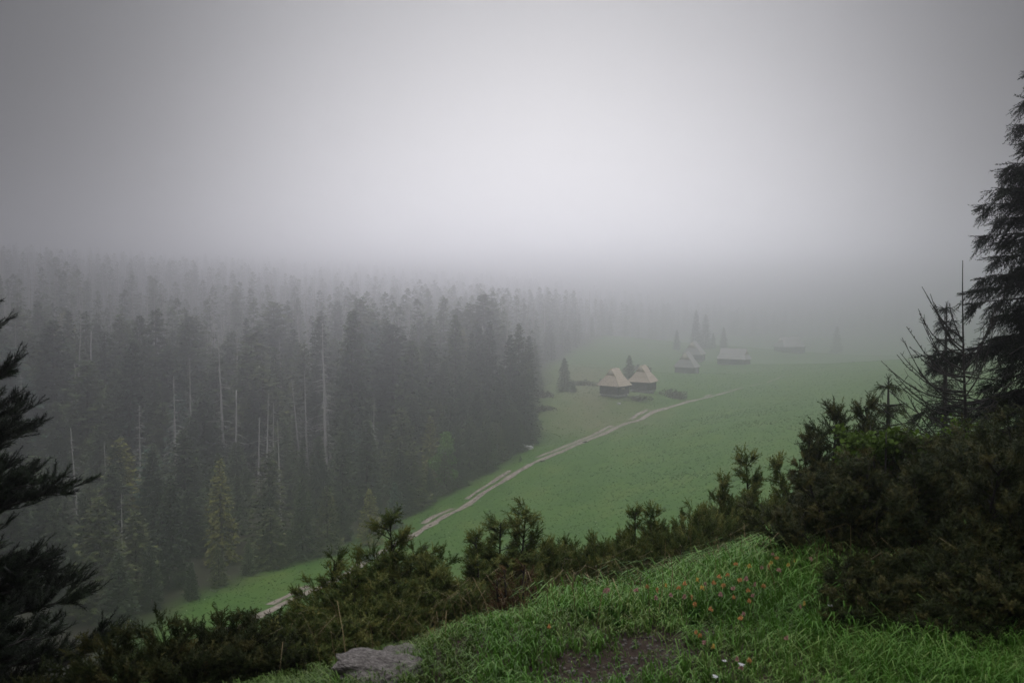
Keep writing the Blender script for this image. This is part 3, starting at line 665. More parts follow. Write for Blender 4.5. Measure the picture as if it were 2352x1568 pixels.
# ------------------------------------------------------------------ huts
def courses(m, a, b, c, d, n, lift=.075, mat=0):
    """a-b eave edge, d-c top edge: n overlapping courses, each with a thick butt edge"""
    a, b, c, d = [np.array(v, float) for v in (a, b, c, d)]
    nrm = np.cross(b - a, d - a); nrm /= np.linalg.norm(nrm)
    for k in range(n):
        t0, t1 = k / n, (k + 1.12) / n if k < n - 1 else 1.0
        p, q = a + (d - a) * t0, b + (c - b) * t0; r, s = b + (c - b) * t1, a + (d - a) * t1
        m.quad(p + nrm * lift, q + nrm * lift, r + nrm * .008, s + nrm * .008, mat)
        m.quad(p - nrm * .02, q - nrm * .02, q + nrm * lift, p + nrm * lift, mat)
def make_hut(W, D, wall_h, roof_h, rec, gfrac, n, roofm, found, name, seed, door=None, board=None, lintel=False):
    """local x: gable width W (eaves), local y: length D (eaves); gable faces -y"""
    e = empty(name); ov = .48; r = np.random.default_rng(seed)
    w2, d2 = W / 2 - ov, D / 2 - ov
    f0 = found
    m = MB(); nl = max(5, int(wall_h / .24)); lh = wall_h / nl
    for k in range(nl):
        z = f0 + lh * (k + .5); ln = .14
        for sy in (-1, 1): m.tube([[-w2 - ln, sy * (d2 - .08), z], [w2 + ln, sy * (d2 - .08), z]], lh * .52, 8)
        for sx in (-1, 1): m.tube([[sx * (w2 - .08), -d2 - ln, z + .012], [sx * (w2 - .08), d2 + ln, z + .012]], lh * .50, 8)
    m.box((0, 0, f0 + wall_h / 2), (w2 - .12, d2 - .12, wall_h / 2 - .01))
    m.build('wall', M_hazelog if roofm is M_hazyroof else M_log, e)
    if found > 0:
        m = MB()
        for k in range(int(130 * (w2 + d2) / 4)):
            t = r.uniform(-1, 1)
            c = (t * w2, r.choice([-1, 1]) * d2, 0) if r.uniform() < .55 else (r.choice([-1, 1]) * w2, t * d2, 0)
            s = r.uniform(.10, .2); V = np.array([v.co for v in ROCK0.vertices]); V = V * s * np.array([1.3, 1.1, .9])
            ang = r.uniform(0, 6.28); ca, sa = math.cos(ang), math.sin(ang); V = V @ np.array([[ca, sa, 0], [-sa, ca, 0], [0, 0, 1]])
            m.add(V + [c[0], c[1], r.uniform(.0, f0 - .03)], ROCK0T)
        m.box((0, 0, f0 / 2 - .25), (w2 - .24, d2 - .24, f0 / 2 + .25))
        m.build('foundation', M_white_rock, e)
    # half hipped roof
    ze = f0 + wall_h - .12; zr = ze + roof_h; hx, hy = W / 2, D / 2; gz = ze + roof_h * (1 - gfrac); gx_ = hx * gfrac; gy_ = hy - rec
    ry = gy_ + .05
    m = MB(); nlow = max(2, round(n * (1 - gfrac))); nup = max(1, n - nlow)
    for s in (-1, 1):
        E0, E1 = (s * hx, -s * hy, ze), (s * hx, s * hy, ze)
        L0, L1 = (s * gx_, -s * gy_, gz), (s * gx_, s * gy_, gz)
        courses(m, E0, E1, L1, L0, nlow)
        G0, G1 = (s * gx_, -s * ry, gz), (s * gx_, s * ry, gz)
        courses(m, G0, G1, (0, s * ry, zr), (0, -s * ry, zr), nup)
        courses(m, (-s * hx, -s * hy, ze)[::1] if s > 0 else (hx * 1, hy, ze), (hx, -hy, ze) if s > 0 else (-hx, hy, ze), (gx_, -gy_, gz) if s > 0 else (-gx_, gy_, gz), (-gx_, -gy_, gz) if s > 0 else (gx_, gy_, gz), nlow)
    m.quad((-hx, -hy, ze - .03), (hx, -hy, ze - .03), (hx, hy, ze - .03), (-hx, hy, ze - .03))
    m.tube([[0, -ry - .02, zr + .03], [0, ry + .02, zr + .03]], .06, 6)
    rf = m.build('roof', roofm, e)
    for s in (-1, 1):
        g = MB(); y = s * (gy_ + .03); g.add([(-gx_, y, gz), (gx_, y, gz), (0, y, zr - .04), (-gx_, y - s * .05, gz), (gx_, y - s * .05, gz), (0, y - s * .05, zr - .04)],
                                   [[0, 1, 2], [3, 5, 4], [0, 3, 4], [0, 4, 1], [1, 4, 5], [1, 5, 2], [2, 5, 3], [2, 3, 0]])
        g.build('gable', M_gable, rf)
        t = MB(); k = s * (ry + .02)
        for sx in (-1, 1): t.tube([[sx * (gx_ + .06), k, gz - .03], [0, k, zr + .05]], .05, 4)
        t.build('bargeboard', M_palewood if not roofm is M_hazyroof else M_hazyroof, rf)
    if door is not None:
        side, pos = door; q = MB()
        if side == 'x': q.box((w2 + .03, pos, f0 + .72), (.05, .42, .74))
        else: q.box((pos, -d2 - .03, f0 + .72), (.42, .05, .74))
        q.build('door', M_door, e)
    if board is not None:
        q = MB(); q.box((w2 + .12, board, f0 + wall_h * .66), (.03, .5, .09)); q.build('board', M_palewood, e)
    return e
ROCK0 = rock_mesh(3, M_white_rock, 1, (1, 1, .8), .3)
ROCK0T = np.array([list(p.vertices) for p in ROCK0.polygons])
def put_hut(e, px, d, rz, label, group, dz=0.0):
    d *= S; x = X_at(px, d); e.location = (x, d, float(sheet(x, d)) + .15 + dz); e.rotation_euler = (0, 0, rz); tag(e, label, 'hut', group)
# local +x (gable width) turned so the gable end faces left and towards the viewer
h1 = make_hut(5.2, 4.4, 1.75, 3.2, 1.0, .40, 9, M_shingle, .34, 'log_hut', 1, board=-.25)
put_hut(h1, 1413, 152, R(-43), 'nearest log hut, brown shingle roof in level courses and a pale board on its wall', 'half hipped log huts on the meadow')
h2 = make_hut(5.0, 4.3, 1.8, 3.25, 1.0, .38, 2, M_boards, .42, 'log_hut', 2, door=('x', -.8))
put_hut(h2, 1479, 161, R(-33), 'second log hut with brown roof of upright boards in two tiers', 'half hipped log huts on the meadow')
h3 = make_hut(7.0, 5.2, 2.2, 4.6, .9, .50, 2, M_hazyroof, .15, 'log_hut', 3)
put_hut(h3, 1580, 245, R(-32), 'front one of two steep grey roofed huts fading in the fog', 'half hipped log huts on the meadow')
h4 = make_hut(7.4, 5.4, 2.2, 4.6, .9, .50, 2, M_hazyroof, .15, 'log_hut', 4)
put_hut(h4, 1596, 285, R(-32), 'rear one of two steep grey roofed huts, mostly hidden by the front one', 'half hipped log huts on the meadow', .6)
h5 = make_hut(6.4, 10.5, 1.9, 3.5, .8, .55, 2, M_hazyroof, .15, 'log_barn', 5)
put_hut(h5, 1688, 272, R(58), 'long low grey barn with its dark gable end on the right', 'half hipped log huts on the meadow')
h6 = make_hut(9.0, 13, 2.8, 4.6, 1.2, .45, 2, M_hazyroof, .15, 'log_barn', 6)
put_hut(h6, 1816, 385, R(-68), 'farthest barn, barely showing through the fog', 'half hipped log huts on the meadow')

# ------------------------------------------------------------------ foreground plants
def needles(n, ln, w, spread, seed, tip=True):
    """a twig along +y of length 1, set with n needles"""
    r = np.random.default_rng(seed); V = []; T = []
    for i in range(n):
        s = (i + r.uniform(0, 1)) / n; a = r.uniform(0, 6.28); c, s_ = math.cos(a), math.sin(a); l = ln * r.uniform(.7, 1.2) * (1 - .3 * s)
        f = r.uniform(.3, .9); d = np.array([c * spread, f, s_ * spread]); d /= np.linalg.norm(d); t = np.array([-s_, 0, c]) * w
        b = np.array([0, s, 0]); V += [b - t, b + t, b + d * l]; T.append([3 * i, 3 * i + 1, 3 * i + 2])
    k = len(V); V += [np.array([-.02, 0, 0]), np.array([.02, 0, 0]), np.array([0, 1, 0])]; T.append([k, k + 1, k + 2])
    return np.array(V), np.array(T)
SPRIG = [needles(26, .30, .035, 1.0, s) for s in (1, 2, 3)]
SPRUCE_TW = [needles(24, .24, .042, .9, s) for s in (4, 5)]
PINE_TW = [needles(54, .36, .019, .8, s) for s in (6, 7)]

def grow(m_leaf, m_wood, base, tip, r, n_br, blen, sprigs, slen, protos, wood=.02, up=.5, tint0=.5, flat=0.0, from_=.15, taper=.62, az=None):
    """one stem with side branches, each branch carrying needle sprigs"""
    base = np.array(base, float); tip = np.array(tip, float); L = np.linalg.norm(tip - base); bend = r.normal(0, .06 * L, 3)
    s = np.linspace(0, 1, 7); st = base + (tip - base) * s[:, None] + bend * np.sin(s * math.pi)[:, None]
    m_wood.tube(st, np.linspace(wood, wood * .25, 7), 5, cap=False)
    P_, D_, L_, T_ = [], [], [], []
    ax = (tip - base) / L
    for k in range(n_br):
        t = from_ + (1 - from_) * (k + r.uniform(0, 1)) / n_br
        b = np.array([np.interp(t, s, st[:, c]) for c in range(3)]); a = r.uniform(0, 6.28) if az is None else az + r.normal(0, .9)
        l = blen * (1 - taper * t) * r.uniform(.55, 1.2) + .02
        d = np.array([math.cos(a), math.sin(a), up + r.normal(0, .25)]) + ax * .25; d /= np.linalg.norm(d)
        q = np.linspace(0, 1, 4); curve = b + d * l * q[:, None] + np.array([0, 0, 1.0]) * l * (.25 * up * q ** 2)[:, None]
        m_wood.tube(curve, np.linspace(wood * .35, wood * .12, 4), 3, cap=False)
        n = max(3, int(sprigs * (l / blen + .25)))
        u = r.uniform(.42, 1.0, n)
        p = np.stack([np.interp(u, q, curve[:, c]) for c in range(3)], 1) + r.normal(0, .012, (n, 3))
        dd = d + r.normal(0, .55, (n, 3)) * [1, 1, 1 - flat] + [0, 0, .25 * up]
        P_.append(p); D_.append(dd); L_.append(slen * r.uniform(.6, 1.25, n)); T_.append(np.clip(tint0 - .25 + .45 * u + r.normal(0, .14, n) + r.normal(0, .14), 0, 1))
    n = max(4, sprigs // 2); u = r.uniform(.75, 1, n); P_.append(np.stack([np.interp(u, s, st[:, c]) for c in range(3)], 1))
    D_.append(ax + r.normal(0, .35, (n, 3))); L_.append(slen * r.uniform(.6, 1.0, n)); T_.append(np.full(n, tint0 + .1))
    P_, D_, L_, T_ = map(np.concatenate, (P_, D_, L_, T_))
    idx = r.integers(0, len(protos), len(P_))
    for i, pr in enumerate(protos):
        k = idx == i; m_leaf.scatter(pr, P_[k], frames(D_[k], r.uniform(0, 6.28, k.sum())), L_[k], tint=T_[k])

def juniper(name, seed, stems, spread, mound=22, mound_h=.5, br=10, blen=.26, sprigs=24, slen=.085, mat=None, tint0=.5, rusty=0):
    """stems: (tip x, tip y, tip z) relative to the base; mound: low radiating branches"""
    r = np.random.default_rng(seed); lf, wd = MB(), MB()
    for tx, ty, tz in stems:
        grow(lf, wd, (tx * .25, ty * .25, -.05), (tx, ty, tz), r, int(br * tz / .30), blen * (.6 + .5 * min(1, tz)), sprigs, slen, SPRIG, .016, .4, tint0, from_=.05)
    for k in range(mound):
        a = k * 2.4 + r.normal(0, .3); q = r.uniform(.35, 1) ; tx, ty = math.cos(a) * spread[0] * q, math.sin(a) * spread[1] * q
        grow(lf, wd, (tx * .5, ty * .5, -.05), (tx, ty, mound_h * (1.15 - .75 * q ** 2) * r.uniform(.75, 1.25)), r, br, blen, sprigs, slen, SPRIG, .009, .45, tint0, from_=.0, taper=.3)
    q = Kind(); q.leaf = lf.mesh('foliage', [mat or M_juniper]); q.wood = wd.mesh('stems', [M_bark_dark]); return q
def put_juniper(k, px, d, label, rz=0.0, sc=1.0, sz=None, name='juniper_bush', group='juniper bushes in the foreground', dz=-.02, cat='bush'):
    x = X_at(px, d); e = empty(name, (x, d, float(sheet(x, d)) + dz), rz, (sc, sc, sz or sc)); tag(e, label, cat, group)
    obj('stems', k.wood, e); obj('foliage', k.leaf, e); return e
J_lead = juniper('a', 1, [(0, 0, 1.05), (.22, .1, .62), (-.25, 0, .55)], (.66, .5), 26, .62)                    # pointed leader above a wide skirt
J_multi = juniper('b', 2, [(.14, 0, 1.05), (-.05, .1, .88), (-.2, 0, .7), (.05, -.1, .6)], (.34, .3), 12, .4, blen=.19)
J_mound = juniper('c', 3, [(-.2, 0, .58), (.25, .1, .52)], (.7, .5), 26, .46)
J_mound2 = juniper('d', 4, [(.1, 0, .5), (-.35, .1, .54), (.4, 0, .56)], (.75, .55), 26, .44)
J_small = juniper('e', 5, [(0, 0, .75), (.08, .05, .42)], (.22, .2), 7, .25, blen=.15)
J_club = juniper('f', 6, [(0, 0, .8), (.1, 0, .74), (-.1, .02, .7)], (.28, .25), 8, .3, blen=.19)
J_dark = juniper('g', 7, [(-.3, 0, 1.05), (.1, .1, 1.0), (.45, 0, .95), (0, -.2, .85), (-.15, .2, .9), (.6, 0, .7), (-.5, .1, .75)], (.8, .6), 34, .8, mat=M_juniper_dark, blen=.32)
J_dark2 = juniper('h', 8, [(.2, 0, .6), (-.3, 0, .5)], (.8, .55), 28, .48, mat=M_juniper_dark)
J_up = juniper('k', 11, [(0, 0, 1.0), (.13, .05, .85), (-.13, 0, .8), (.05, -.1, .6), (-.06, -.12, .7)], (.27, .25), 12, .4, mat=M_juniper_dark, blen=.2)
J_rust = juniper('i', 9, [(0, 0, .3), (.06, 0, .22)], (.08, .08), 2, .12, mat=M_juniper_brown, blen=.08, sprigs=7, slen=.05)
J_arch = juniper('j', 10, [(-.55, -.05, .62), (-.2, 0, .7), (.3, .1, .62)], (.85, .5), 26, .5, mat=M_juniper_dark, blen=.28)
GJ = 'juniper bushes in the foreground'
for k, px, d, rz, sc, sz, lb in [
    (J_lead, 890, 6.2, 0, .80, .78, 'wide juniper with a pointed central leader above spreading skirts'),
    (J_lead, 945, 6.4, 1.3, .70, .56, 'shorter pointed juniper touching the right side of the pointed one'),
    (J_mound, 985, 6.0, .6, .62, .62, 'rounded juniper on the right flank of the pointed one'),
    (J_mound2, 860, 5.4, 1.7, .52, .55, 'low juniper spreading in front of the pointed one'),
    (J_lead, 762, 6.3, 2.0, .62, .70, 'narrow juniper with a leaning tip left of the pointed one'),
    (J_club, 652, 6.2, .3, .75, .72, 'juniper with a flat club shaped head on a bare stem'),
    (J_mound, 720, 5.7, 2.2, .48, .42, 'low juniper filling the gap under the club headed one'),
    (J_dark2, 590, 5.6, .4, .56, .28, 'sprawling juniper at the lower left below the club headed one'),
    (J_dark2, 480, 5.5, 3.0, .62, .27, 'dark sprawling juniper along the bottom left'),
    (J_dark2, 370, 5.4, 1.0, .66, .44, 'dark juniper clump next to the pine foot'),
    (J_mound2, 455, 6.2, 5.1, .6, .2, 'juniper tops poking up before the lower end of the path'),
    (J_dark2, 230, 5.2, 4.0, .75, .85, 'dark juniper below the pine boughs'),
    (J_dark2, 90, 5.0, 2.5, .8, .9, 'black green juniper in the bottom left corner'),
    (J_mound2, 700, 4.9, 3.6, .5, .5, 'low juniper left of the rock slab'),
    (J_dark2, 560, 4.75, 5.4, .55, .58, 'juniper spreading at the bottom edge left of the rock slab'),
    (J_dark2, 350, 4.6, .2, .62, .7, 'dark juniper at the bottom edge between corner and rock slab'),
    (J_small, 1090, 6.6, 1.0, .75, .78, 'thin upright juniper left of the many stemmed one'),
    (J_mound2, 1050, 6.4, 4.4, .40, .42, 'low juniper between the pointed and the many stemmed one'),
    (J_multi, 1165, 7.0, 0, .95, .72, 'tall many stemmed juniper with open crown'),
    (J_mound, 1268, 7.2, 1.2, .55, 0.73, 'juniper with feathery shoots right of the many stemmed one'),
    (J_mound2, 1225, 6.5, 2.9, .38, .36, 'low juniper in front of the many stemmed one'),
    (J_mound2, 1370, 7.4, .2, .58, 0.80, 'flat topped juniper in the middle of the row'),
    (J_small, 1463, 7.5, .5, .62, 0.87, 'tiny tree shaped juniper standing up from the row'),
    (J_small, 1503, 7.4, 2.5, .7, 0.84, 'upright juniper right of the tree shaped one'),
    (J_mound, 1445, 7.0, 4.0, .5, 0.73, 'wide low juniper beneath the tree shaped one'),
    (J_mound2, 1535, 7.2, 5.5, .5, 0.75, 'low juniper at the right end of the middle row'),
    (J_mound, 1620, 8.2, .8, .62, 0.91, 'dense juniper where the row climbs to the right'),
    (J_mound2, 1705, 8.8, 2.0, .62, 0.96, 'brownish juniper behind the flowers'),
    (J_small, 1718, 9.2, 3.0, 1.0, 1.31, 'small umbrella topped juniper above the brownish one'),
    (J_small, 1668, 9.0, 4.0, .8, 1.08, 'short feathery juniper left of the umbrella topped one'),
    (J_small, 1795, 8.9, 1.4, .9, 1.17, 'leaning bare stemmed juniper before the dark thicket'),
    (J_mound, 1800, 8.4, 3.3, .55, 0.76, 'low juniper at the left foot of the dark thicket'),
    (J_up, 1868, 8.4, .4, .85, 0.98, 'upright dark juniper at the outer left end of the thicket'),
    (J_up, 1932, 8.6, 2.4, 1.0, 1.26, 'taller upright dark juniper next to the outer one of the thicket'),
    (J_up, 1992, 8.9, 4.1, 1.0, 1.36, 'tallest upright juniper at the left shoulder of the thicket'),
    (J_up, 1900, 7.4, 5.1, .8, .6, 'short upright juniper at the left foot of the thicket'),
    (J_dark2, 2160, 4.9, 3.1, .6, .5, 'low black juniper in the grass right of the long bough'),
    (J_dark2, 2290, 4.6, .7, .6, .55, 'low black juniper in the bottom right corner'),
    (J_dark2, 2130, 4.4, 5.0, .4, .35, 'flat juniper near the bottom edge at the right'),
    (J_dark, 2030, 8.8, 0, .70, .78, 'big dark juniper with a rounded head at the left end of the thicket'),
    (J_dark, 2110, 8.4, 1.9, .85, .84, 'big dark juniper in the middle of the thicket'),
    (J_dark, 2240, 8.0, 3.1, .95, .92, 'big dark juniper in the thicket under the tall spruce'),
    (J_dark, 2360, 7.2, 4.6, 1.0, .88, 'black green juniper cut by the right picture edge'),
    (J_arch, 2050, 5.6, 0, .85, .85, 'dark juniper reaching a long bough over the grass on the left'),
    (J_arch, 2230, 5.4, 2.6, .85, .9, 'dark juniper behind the long bough, at the right'),
    (J_dark2, 2010, 4.7, 1.2, .5, .5, 'low dark juniper below the long bough'),
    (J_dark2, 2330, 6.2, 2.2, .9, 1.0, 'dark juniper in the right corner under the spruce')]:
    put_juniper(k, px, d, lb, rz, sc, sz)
for px, d, lb in [(1158, 5.9, 'rusty dead juniper shoot at the foot of the many stemmed one'), (1205, 5.9, 'second rusty shoot right of the first one'), (540, 5.3, 'red brown dead twig in the lower left juniper'), (1930, 6.4, 'rusty shoot before the dark thicket')]:
    put_juniper(J_rust, px, d, lb, rng.uniform(0, 6), 1.0, name='dead_shoot', group='rusty dead juniper shoots', cat='shoot')

# lime green bush and brown sapling before the thicket
r_ = np.random.default_rng(17)
def leafy(name, px, d, z, w, h, n, mat, label, leaf=.05):
    x = X_at(px, d); g = float(sheet(x, d)); e = empty(name, (x, d, g)); tag(e, label, 'bush'); hb = z - g
    m = MB()
    for k in range(7):
        a = k * .9; m.tube([[0, 0, -.05], [.1 * math.cos(a), .1 * math.sin(a), hb * .6], [w * .7 * math.cos(a), w * .5 * math.sin(a), hb + h * .3 * (k % 3)]], [.02, .012, .004], 4)
    m.build('stems', M_bark_dark, e)
    bl = [(r_.uniform(-1, 1) * w, r_.uniform(-.5, .5) * w, hb + r_.uniform(-.5, .5) * h, r_.uniform(.12, .22) * w * 1.6) for _ in range(14)]
    p = crown_points(r_, bl, n); m = MB()
    m.scatter(leaf_proto(), p, frames(r_.normal(0, 1, (len(p), 3)), r_.uniform(0, 6.28, len(p))), r_.uniform(.6, 1.3, len(p)) * leaf, tint=np.clip(r_.normal(.5, .25, len(p)), 0, 1))
    m.build('foliage', mat, e)
leafy('leafy_bush', 2040, 8.2, P(2040, 1020, 8.2)[2], .36, .22, 1700, M_lime, 'bright lime green leafy bush on top of the dark thicket')
leafy('leafy_bush', 2260, 10.2, P(2200, 1000, 10.2)[2], .35, .25, 350, M_lime, 'sparse lime green leaves beneath the tall spruce', .045)

# ------------------------------------------------------------------ near trees
def near_spruce(name, px, d, top_py, Rr, label, mat, n_wh, seed, droop=.45, twl=.17, z_from=.12, cat='tree', dens=1.0, cones=True):
    x = X_at(px, d); g = float(sheet(x, d)); H = P(px, top_py, d)[2] - g; e = empty(name, (x, d, g - .05)); tag(e, label, cat)
    r = np.random.default_rng(seed); wd, lf, cn = MB(), MB(), []
    wd.tube([[0, 0, 0], [.02, 0, H * .5], [0, 0, H]], [.05 + H * .012, .03 + H * .006, .006], 9)
    P_, D_, L_, T_ = [], [], [], []
    for k in range(n_wh):
        t = z_from + (1 - z_from) * (k + r.uniform(0, .5)) / n_wh; h = t * H; L0 = Rr * (1 - t) ** .75 + .1
        for j in range(6):
            a = j * 1.047 + r.normal(0, .3) + k * 2.4; L = L0 * r.uniform(.55, 1.06); h = t * H + r.normal(0, .6) * H / n_wh * (1 - t); c, s_ = math.cos(a), math.sin(a)
            q = np.linspace(0, 1, 7); up = .35 - droop * (1 - t) * 1.3
            cv = np.stack([c * L * q, s_ * L * q, h + L * (up * q - .25 * q ** 2 + .28 * np.maximum(q - .55, 0))], 1)
            wd.tube(cv, np.linspace(.008 + .012 * L, .003, 7), 4, cap=False)
            nb = int(L * 20 * dens) + 3; u = r.uniform(.08, 1, nb) ** .8
            p = np.stack([np.interp(u, q, cv[:, i]) for i in range(3)], 1)
            sd = a + r.choice([-1, 1], nb) * r.uniform(.35, 1.15, nb)
            dd = np.stack([np.cos(sd), np.sin(sd), r.uniform(-1.5, .1, nb)], 1); dd /= np.linalg.norm(dd, axis=1)[:, None]
            bl = twl * r.uniform(.7, 1.9, nb) * (1.2 - .6 * u); m_ = 7; w = np.linspace(.1, 1, m_)
            pp_ = (p[:, None] + dd[:, None] * (bl[:, None] * w)[:, :, None] + np.array([0, 0, -1.0]) * (.25 * bl[:, None] * w ** 2)[:, :, None]).reshape(-1, 3)
            lat = np.cross(dd, [0, 0, 1.0]); sg = np.where(np.arange(m_) % 2, 1, -1) * np.where(np.arange(m_) == m_ - 1, 0, .75)
            d2 = (dd[:, None] + lat[:, None] * sg[None, :, None]).reshape(-1, 3) + r.normal(0, .12, (nb * m_, 3)) + [0, 0, -.15]
            P_.append(pp_); D_.append(d2); L_.append(twl * r.uniform(.35, .6, nb * m_)); T_.append(np.clip(.3 + .3 * np.repeat(u, m_) + r.normal(0, .15, nb * m_), 0, 1))
            # end shoot
            P_.append(cv[-2:]); D_.append(np.stack([cv[-1] - cv[-3]] * 2) + r.normal(0, .03, (2, 3))); L_.append(np.full(2, twl * .8)); T_.append(np.full(2, .6))
            if cones and r.uniform() < .10 and t > .35:
                b = cv[-1] + [0, 0, -.01]; cn.append(MB()); cn[-1].tube([b, b + [0, 0, -.03], b + [.005, 0, -.09], b + [.005, 0, -.12]], [.006, .017, .018, .005], 7)
    n = 26; P_.append(np.stack([np.zeros(n), np.zeros(n), H * r.uniform(.93, 1, n)], 1)); D_.append(np.stack([r.normal(0, .6, n), r.normal(0, .6, n), np.ones(n)], 1)); L_.append(np.full(n, twl * .7)); T_.append(np.full(n, .5))
    P_, D_, L_, T_ = map(np.concatenate, (P_, D_, L_, T_)); idx = r.integers(0, 2, len(P_))
    for i in range(2):
        k = idx == i; lf.scatter(SPRUCE_TW[i], P_[k], frames(D_[k], r.uniform(0, 6.28, k.sum())), L_[k], tint=T_[k])
    wd.build('trunk', M_bark_dark, e); lf.build('crown', mat, e)
    for c in cn: c.build('cone', M_cone, e)
    return e
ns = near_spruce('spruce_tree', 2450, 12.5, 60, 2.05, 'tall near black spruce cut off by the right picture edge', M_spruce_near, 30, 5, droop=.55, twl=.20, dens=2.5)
near_spruce('spruce_tree', 2176, 17.0, 690, .62, 'thin small spruce with hanging twigs behind the bare tree', M_spruce_near, 24, 8, droop=.6, twl=.11, dens=1.3, cones=False)
near_spruce('spruce_sapling', 2046, 12.0, 858, .45, 'brownish green sapling poking up left of the bare tree', M_juniper_dark, 11, 9, droop=.1, twl=.10, dens=1.3, cones=False)

def bare_tree(px, d, top_py, label):
    x = X_at(px, d); g = float(sheet(x, d)); e = empty('bare_tree', (x, d, g - .05)); tag(e, label, 'tree')
    H = P(px, top_py, d)[2] - g; r = np.random.default_rng(23); wd, br = MB(), MB()
    sx = lambda h: .22 * (1 - h / H) ** 1.5
    hs = np.linspace(0, H, 14); wd.tube(np.stack([[sx(h), 0, h] for h in hs]), np.r_[np.linspace(.045, .016, 8), np.linspace(.013, .004, 6)], 7)
    zt = lambda py: P(px, py, d)[2] - g
    W = lambda qx, py: np.array([X_at(qx, d) - x, 0, zt(py)])
    arms = [(725, 2130, 645), (748, 2128, 690), (768, 2108, 706), (800, 2108, 718), (815, 2090, 780), (850, 2068, 800), (870, 2058, 826), (890, 2070, 760), (905, 2060, 860), (935, 2085, 915), (960, 2000, 880), (790, 2300, 640), (835, 2290, 790), (880, 2330, 850), (985, 2060, 905), (745, 2195, 690), (1000, 2120, 900), (940, 2340, 900), (770, 2260, 715), (830, 2100, 745), (860, 2082, 800), (920, 2075, 890), (900, 2055, 840), (810, 2150, 700), (800, 2265, 690), (860, 2290, 745), (950, 2090, 870), (760, 2140, 668)]
    for py0, qx, qy in arms:
        b = W(px, py0 + 40); b[0] = sx(b[2]); t = W(qx, qy); t[1] = r.uniform(-.5, .5); q = np.linspace(0, 1, 8)
        cv = b + (t - b) * q[:, None]; cv[:, 2] -= .12 * np.linalg.norm(t - b) * np.sin(q * math.pi) * 1.2
        cv += np.cumsum(r.normal(0, .006, (8, 3)), 0)
        br.tube(cv, np.linspace(.011, .0032, 8), 4, cap=False)
        for k in range(9):
            i = r.uniform(.3, .98); p = np.array([np.interp(i, q, cv[:, c]) for c in range(3)]); dr = (t - b) / np.linalg.norm(t - b) + r.normal(0, .45, 3) + [0, 0, .3]
            l = r.uniform(.03, .22) * (1.2 - i); m2 = p + dr * l * .6; br.tube([p, m2, p + dr * l + [0, 0, .1 * l]], [.0042, .0034, .0024], 3, cap=False)
        for k in range(14):
            i = r.uniform(.2, 1); p = np.array([np.interp(i, q, cv[:, c]) for c in range(3)]); br.tube([p, p + r.normal(0, .012, 3)], [.006, .003], 4)
    # tangle lower down
    for k in range(60):
        h = r.uniform(.25, .62) * H; a = r.uniform(0, 6.28); L = r.uniform(.25, .8); q = np.linspace(0, 1, 5); b = np.array([sx(h), 0, h])
        cv = b + np.stack([math.cos(a) * L * q, math.sin(a) * L * q, L * (.5 * q ** 2 - .25 * q)], 1) + np.cumsum(r.normal(0, .012, (5, 3)), 0)
        br.tube(cv, np.linspace(.008, .0026, 5), 3, cap=False)
        for j in range(5):
            p = cv[r.integers(1, 5)]; br.tube([p, p + r.normal(0, .07, 3)], [.0035, .002], 3, cap=False)
    wd.build('trunk', M_bark_dark, e, True); br.build('branches', M_bark_dark, e)
bare_tree(2210, 11.5, 588, 'leafless dark tree with thin upcurved branches beside the tall spruce')

# unseen copies of the near spruce, added right of the frame to shade the corner
for sx_, sy_, sc_, lb in [(5.4, 5.6, .95, 'unseen spruce added just outside the right edge to shade the grass'), (4.6, 2.6, 1.0, 'unseen spruce added right of the viewpoint for shade'), (6.6, 8.3, .95, 'unseen spruce added behind the thicket outside the right edge for shade')]:
    e = empty('spruce_tree', (sx_, sy_, float(sheet(sx_, sy_)) - .05), sx_, sc_); tag(e, lb, 'tree')
    for ch in ns.children: c = ch.copy(); COL.objects.link(c); c.parent = e

near_spruce('spruce_tree', 3335, 3.6, -6400, 4.3, 'unseen tall spruce added right of the viewpoint, its high boughs giving shade', M_spruce_near, 22, 15, droop=.2, twl=.32, z_from=.36, dens=1.0, cones=False)  # added above the view to block sky light from the lower right
near_spruce('spruce_tree', -1050, 3.4, -6400, 4.0, 'unseen tall spruce added left of the viewpoint, its high boughs giving shade', M_spruce_near, 22, 16, droop=.2, twl=.32, z_from=.36, dens=1.0, cones=False)  # its unseen counterpart, added to darken the lower left

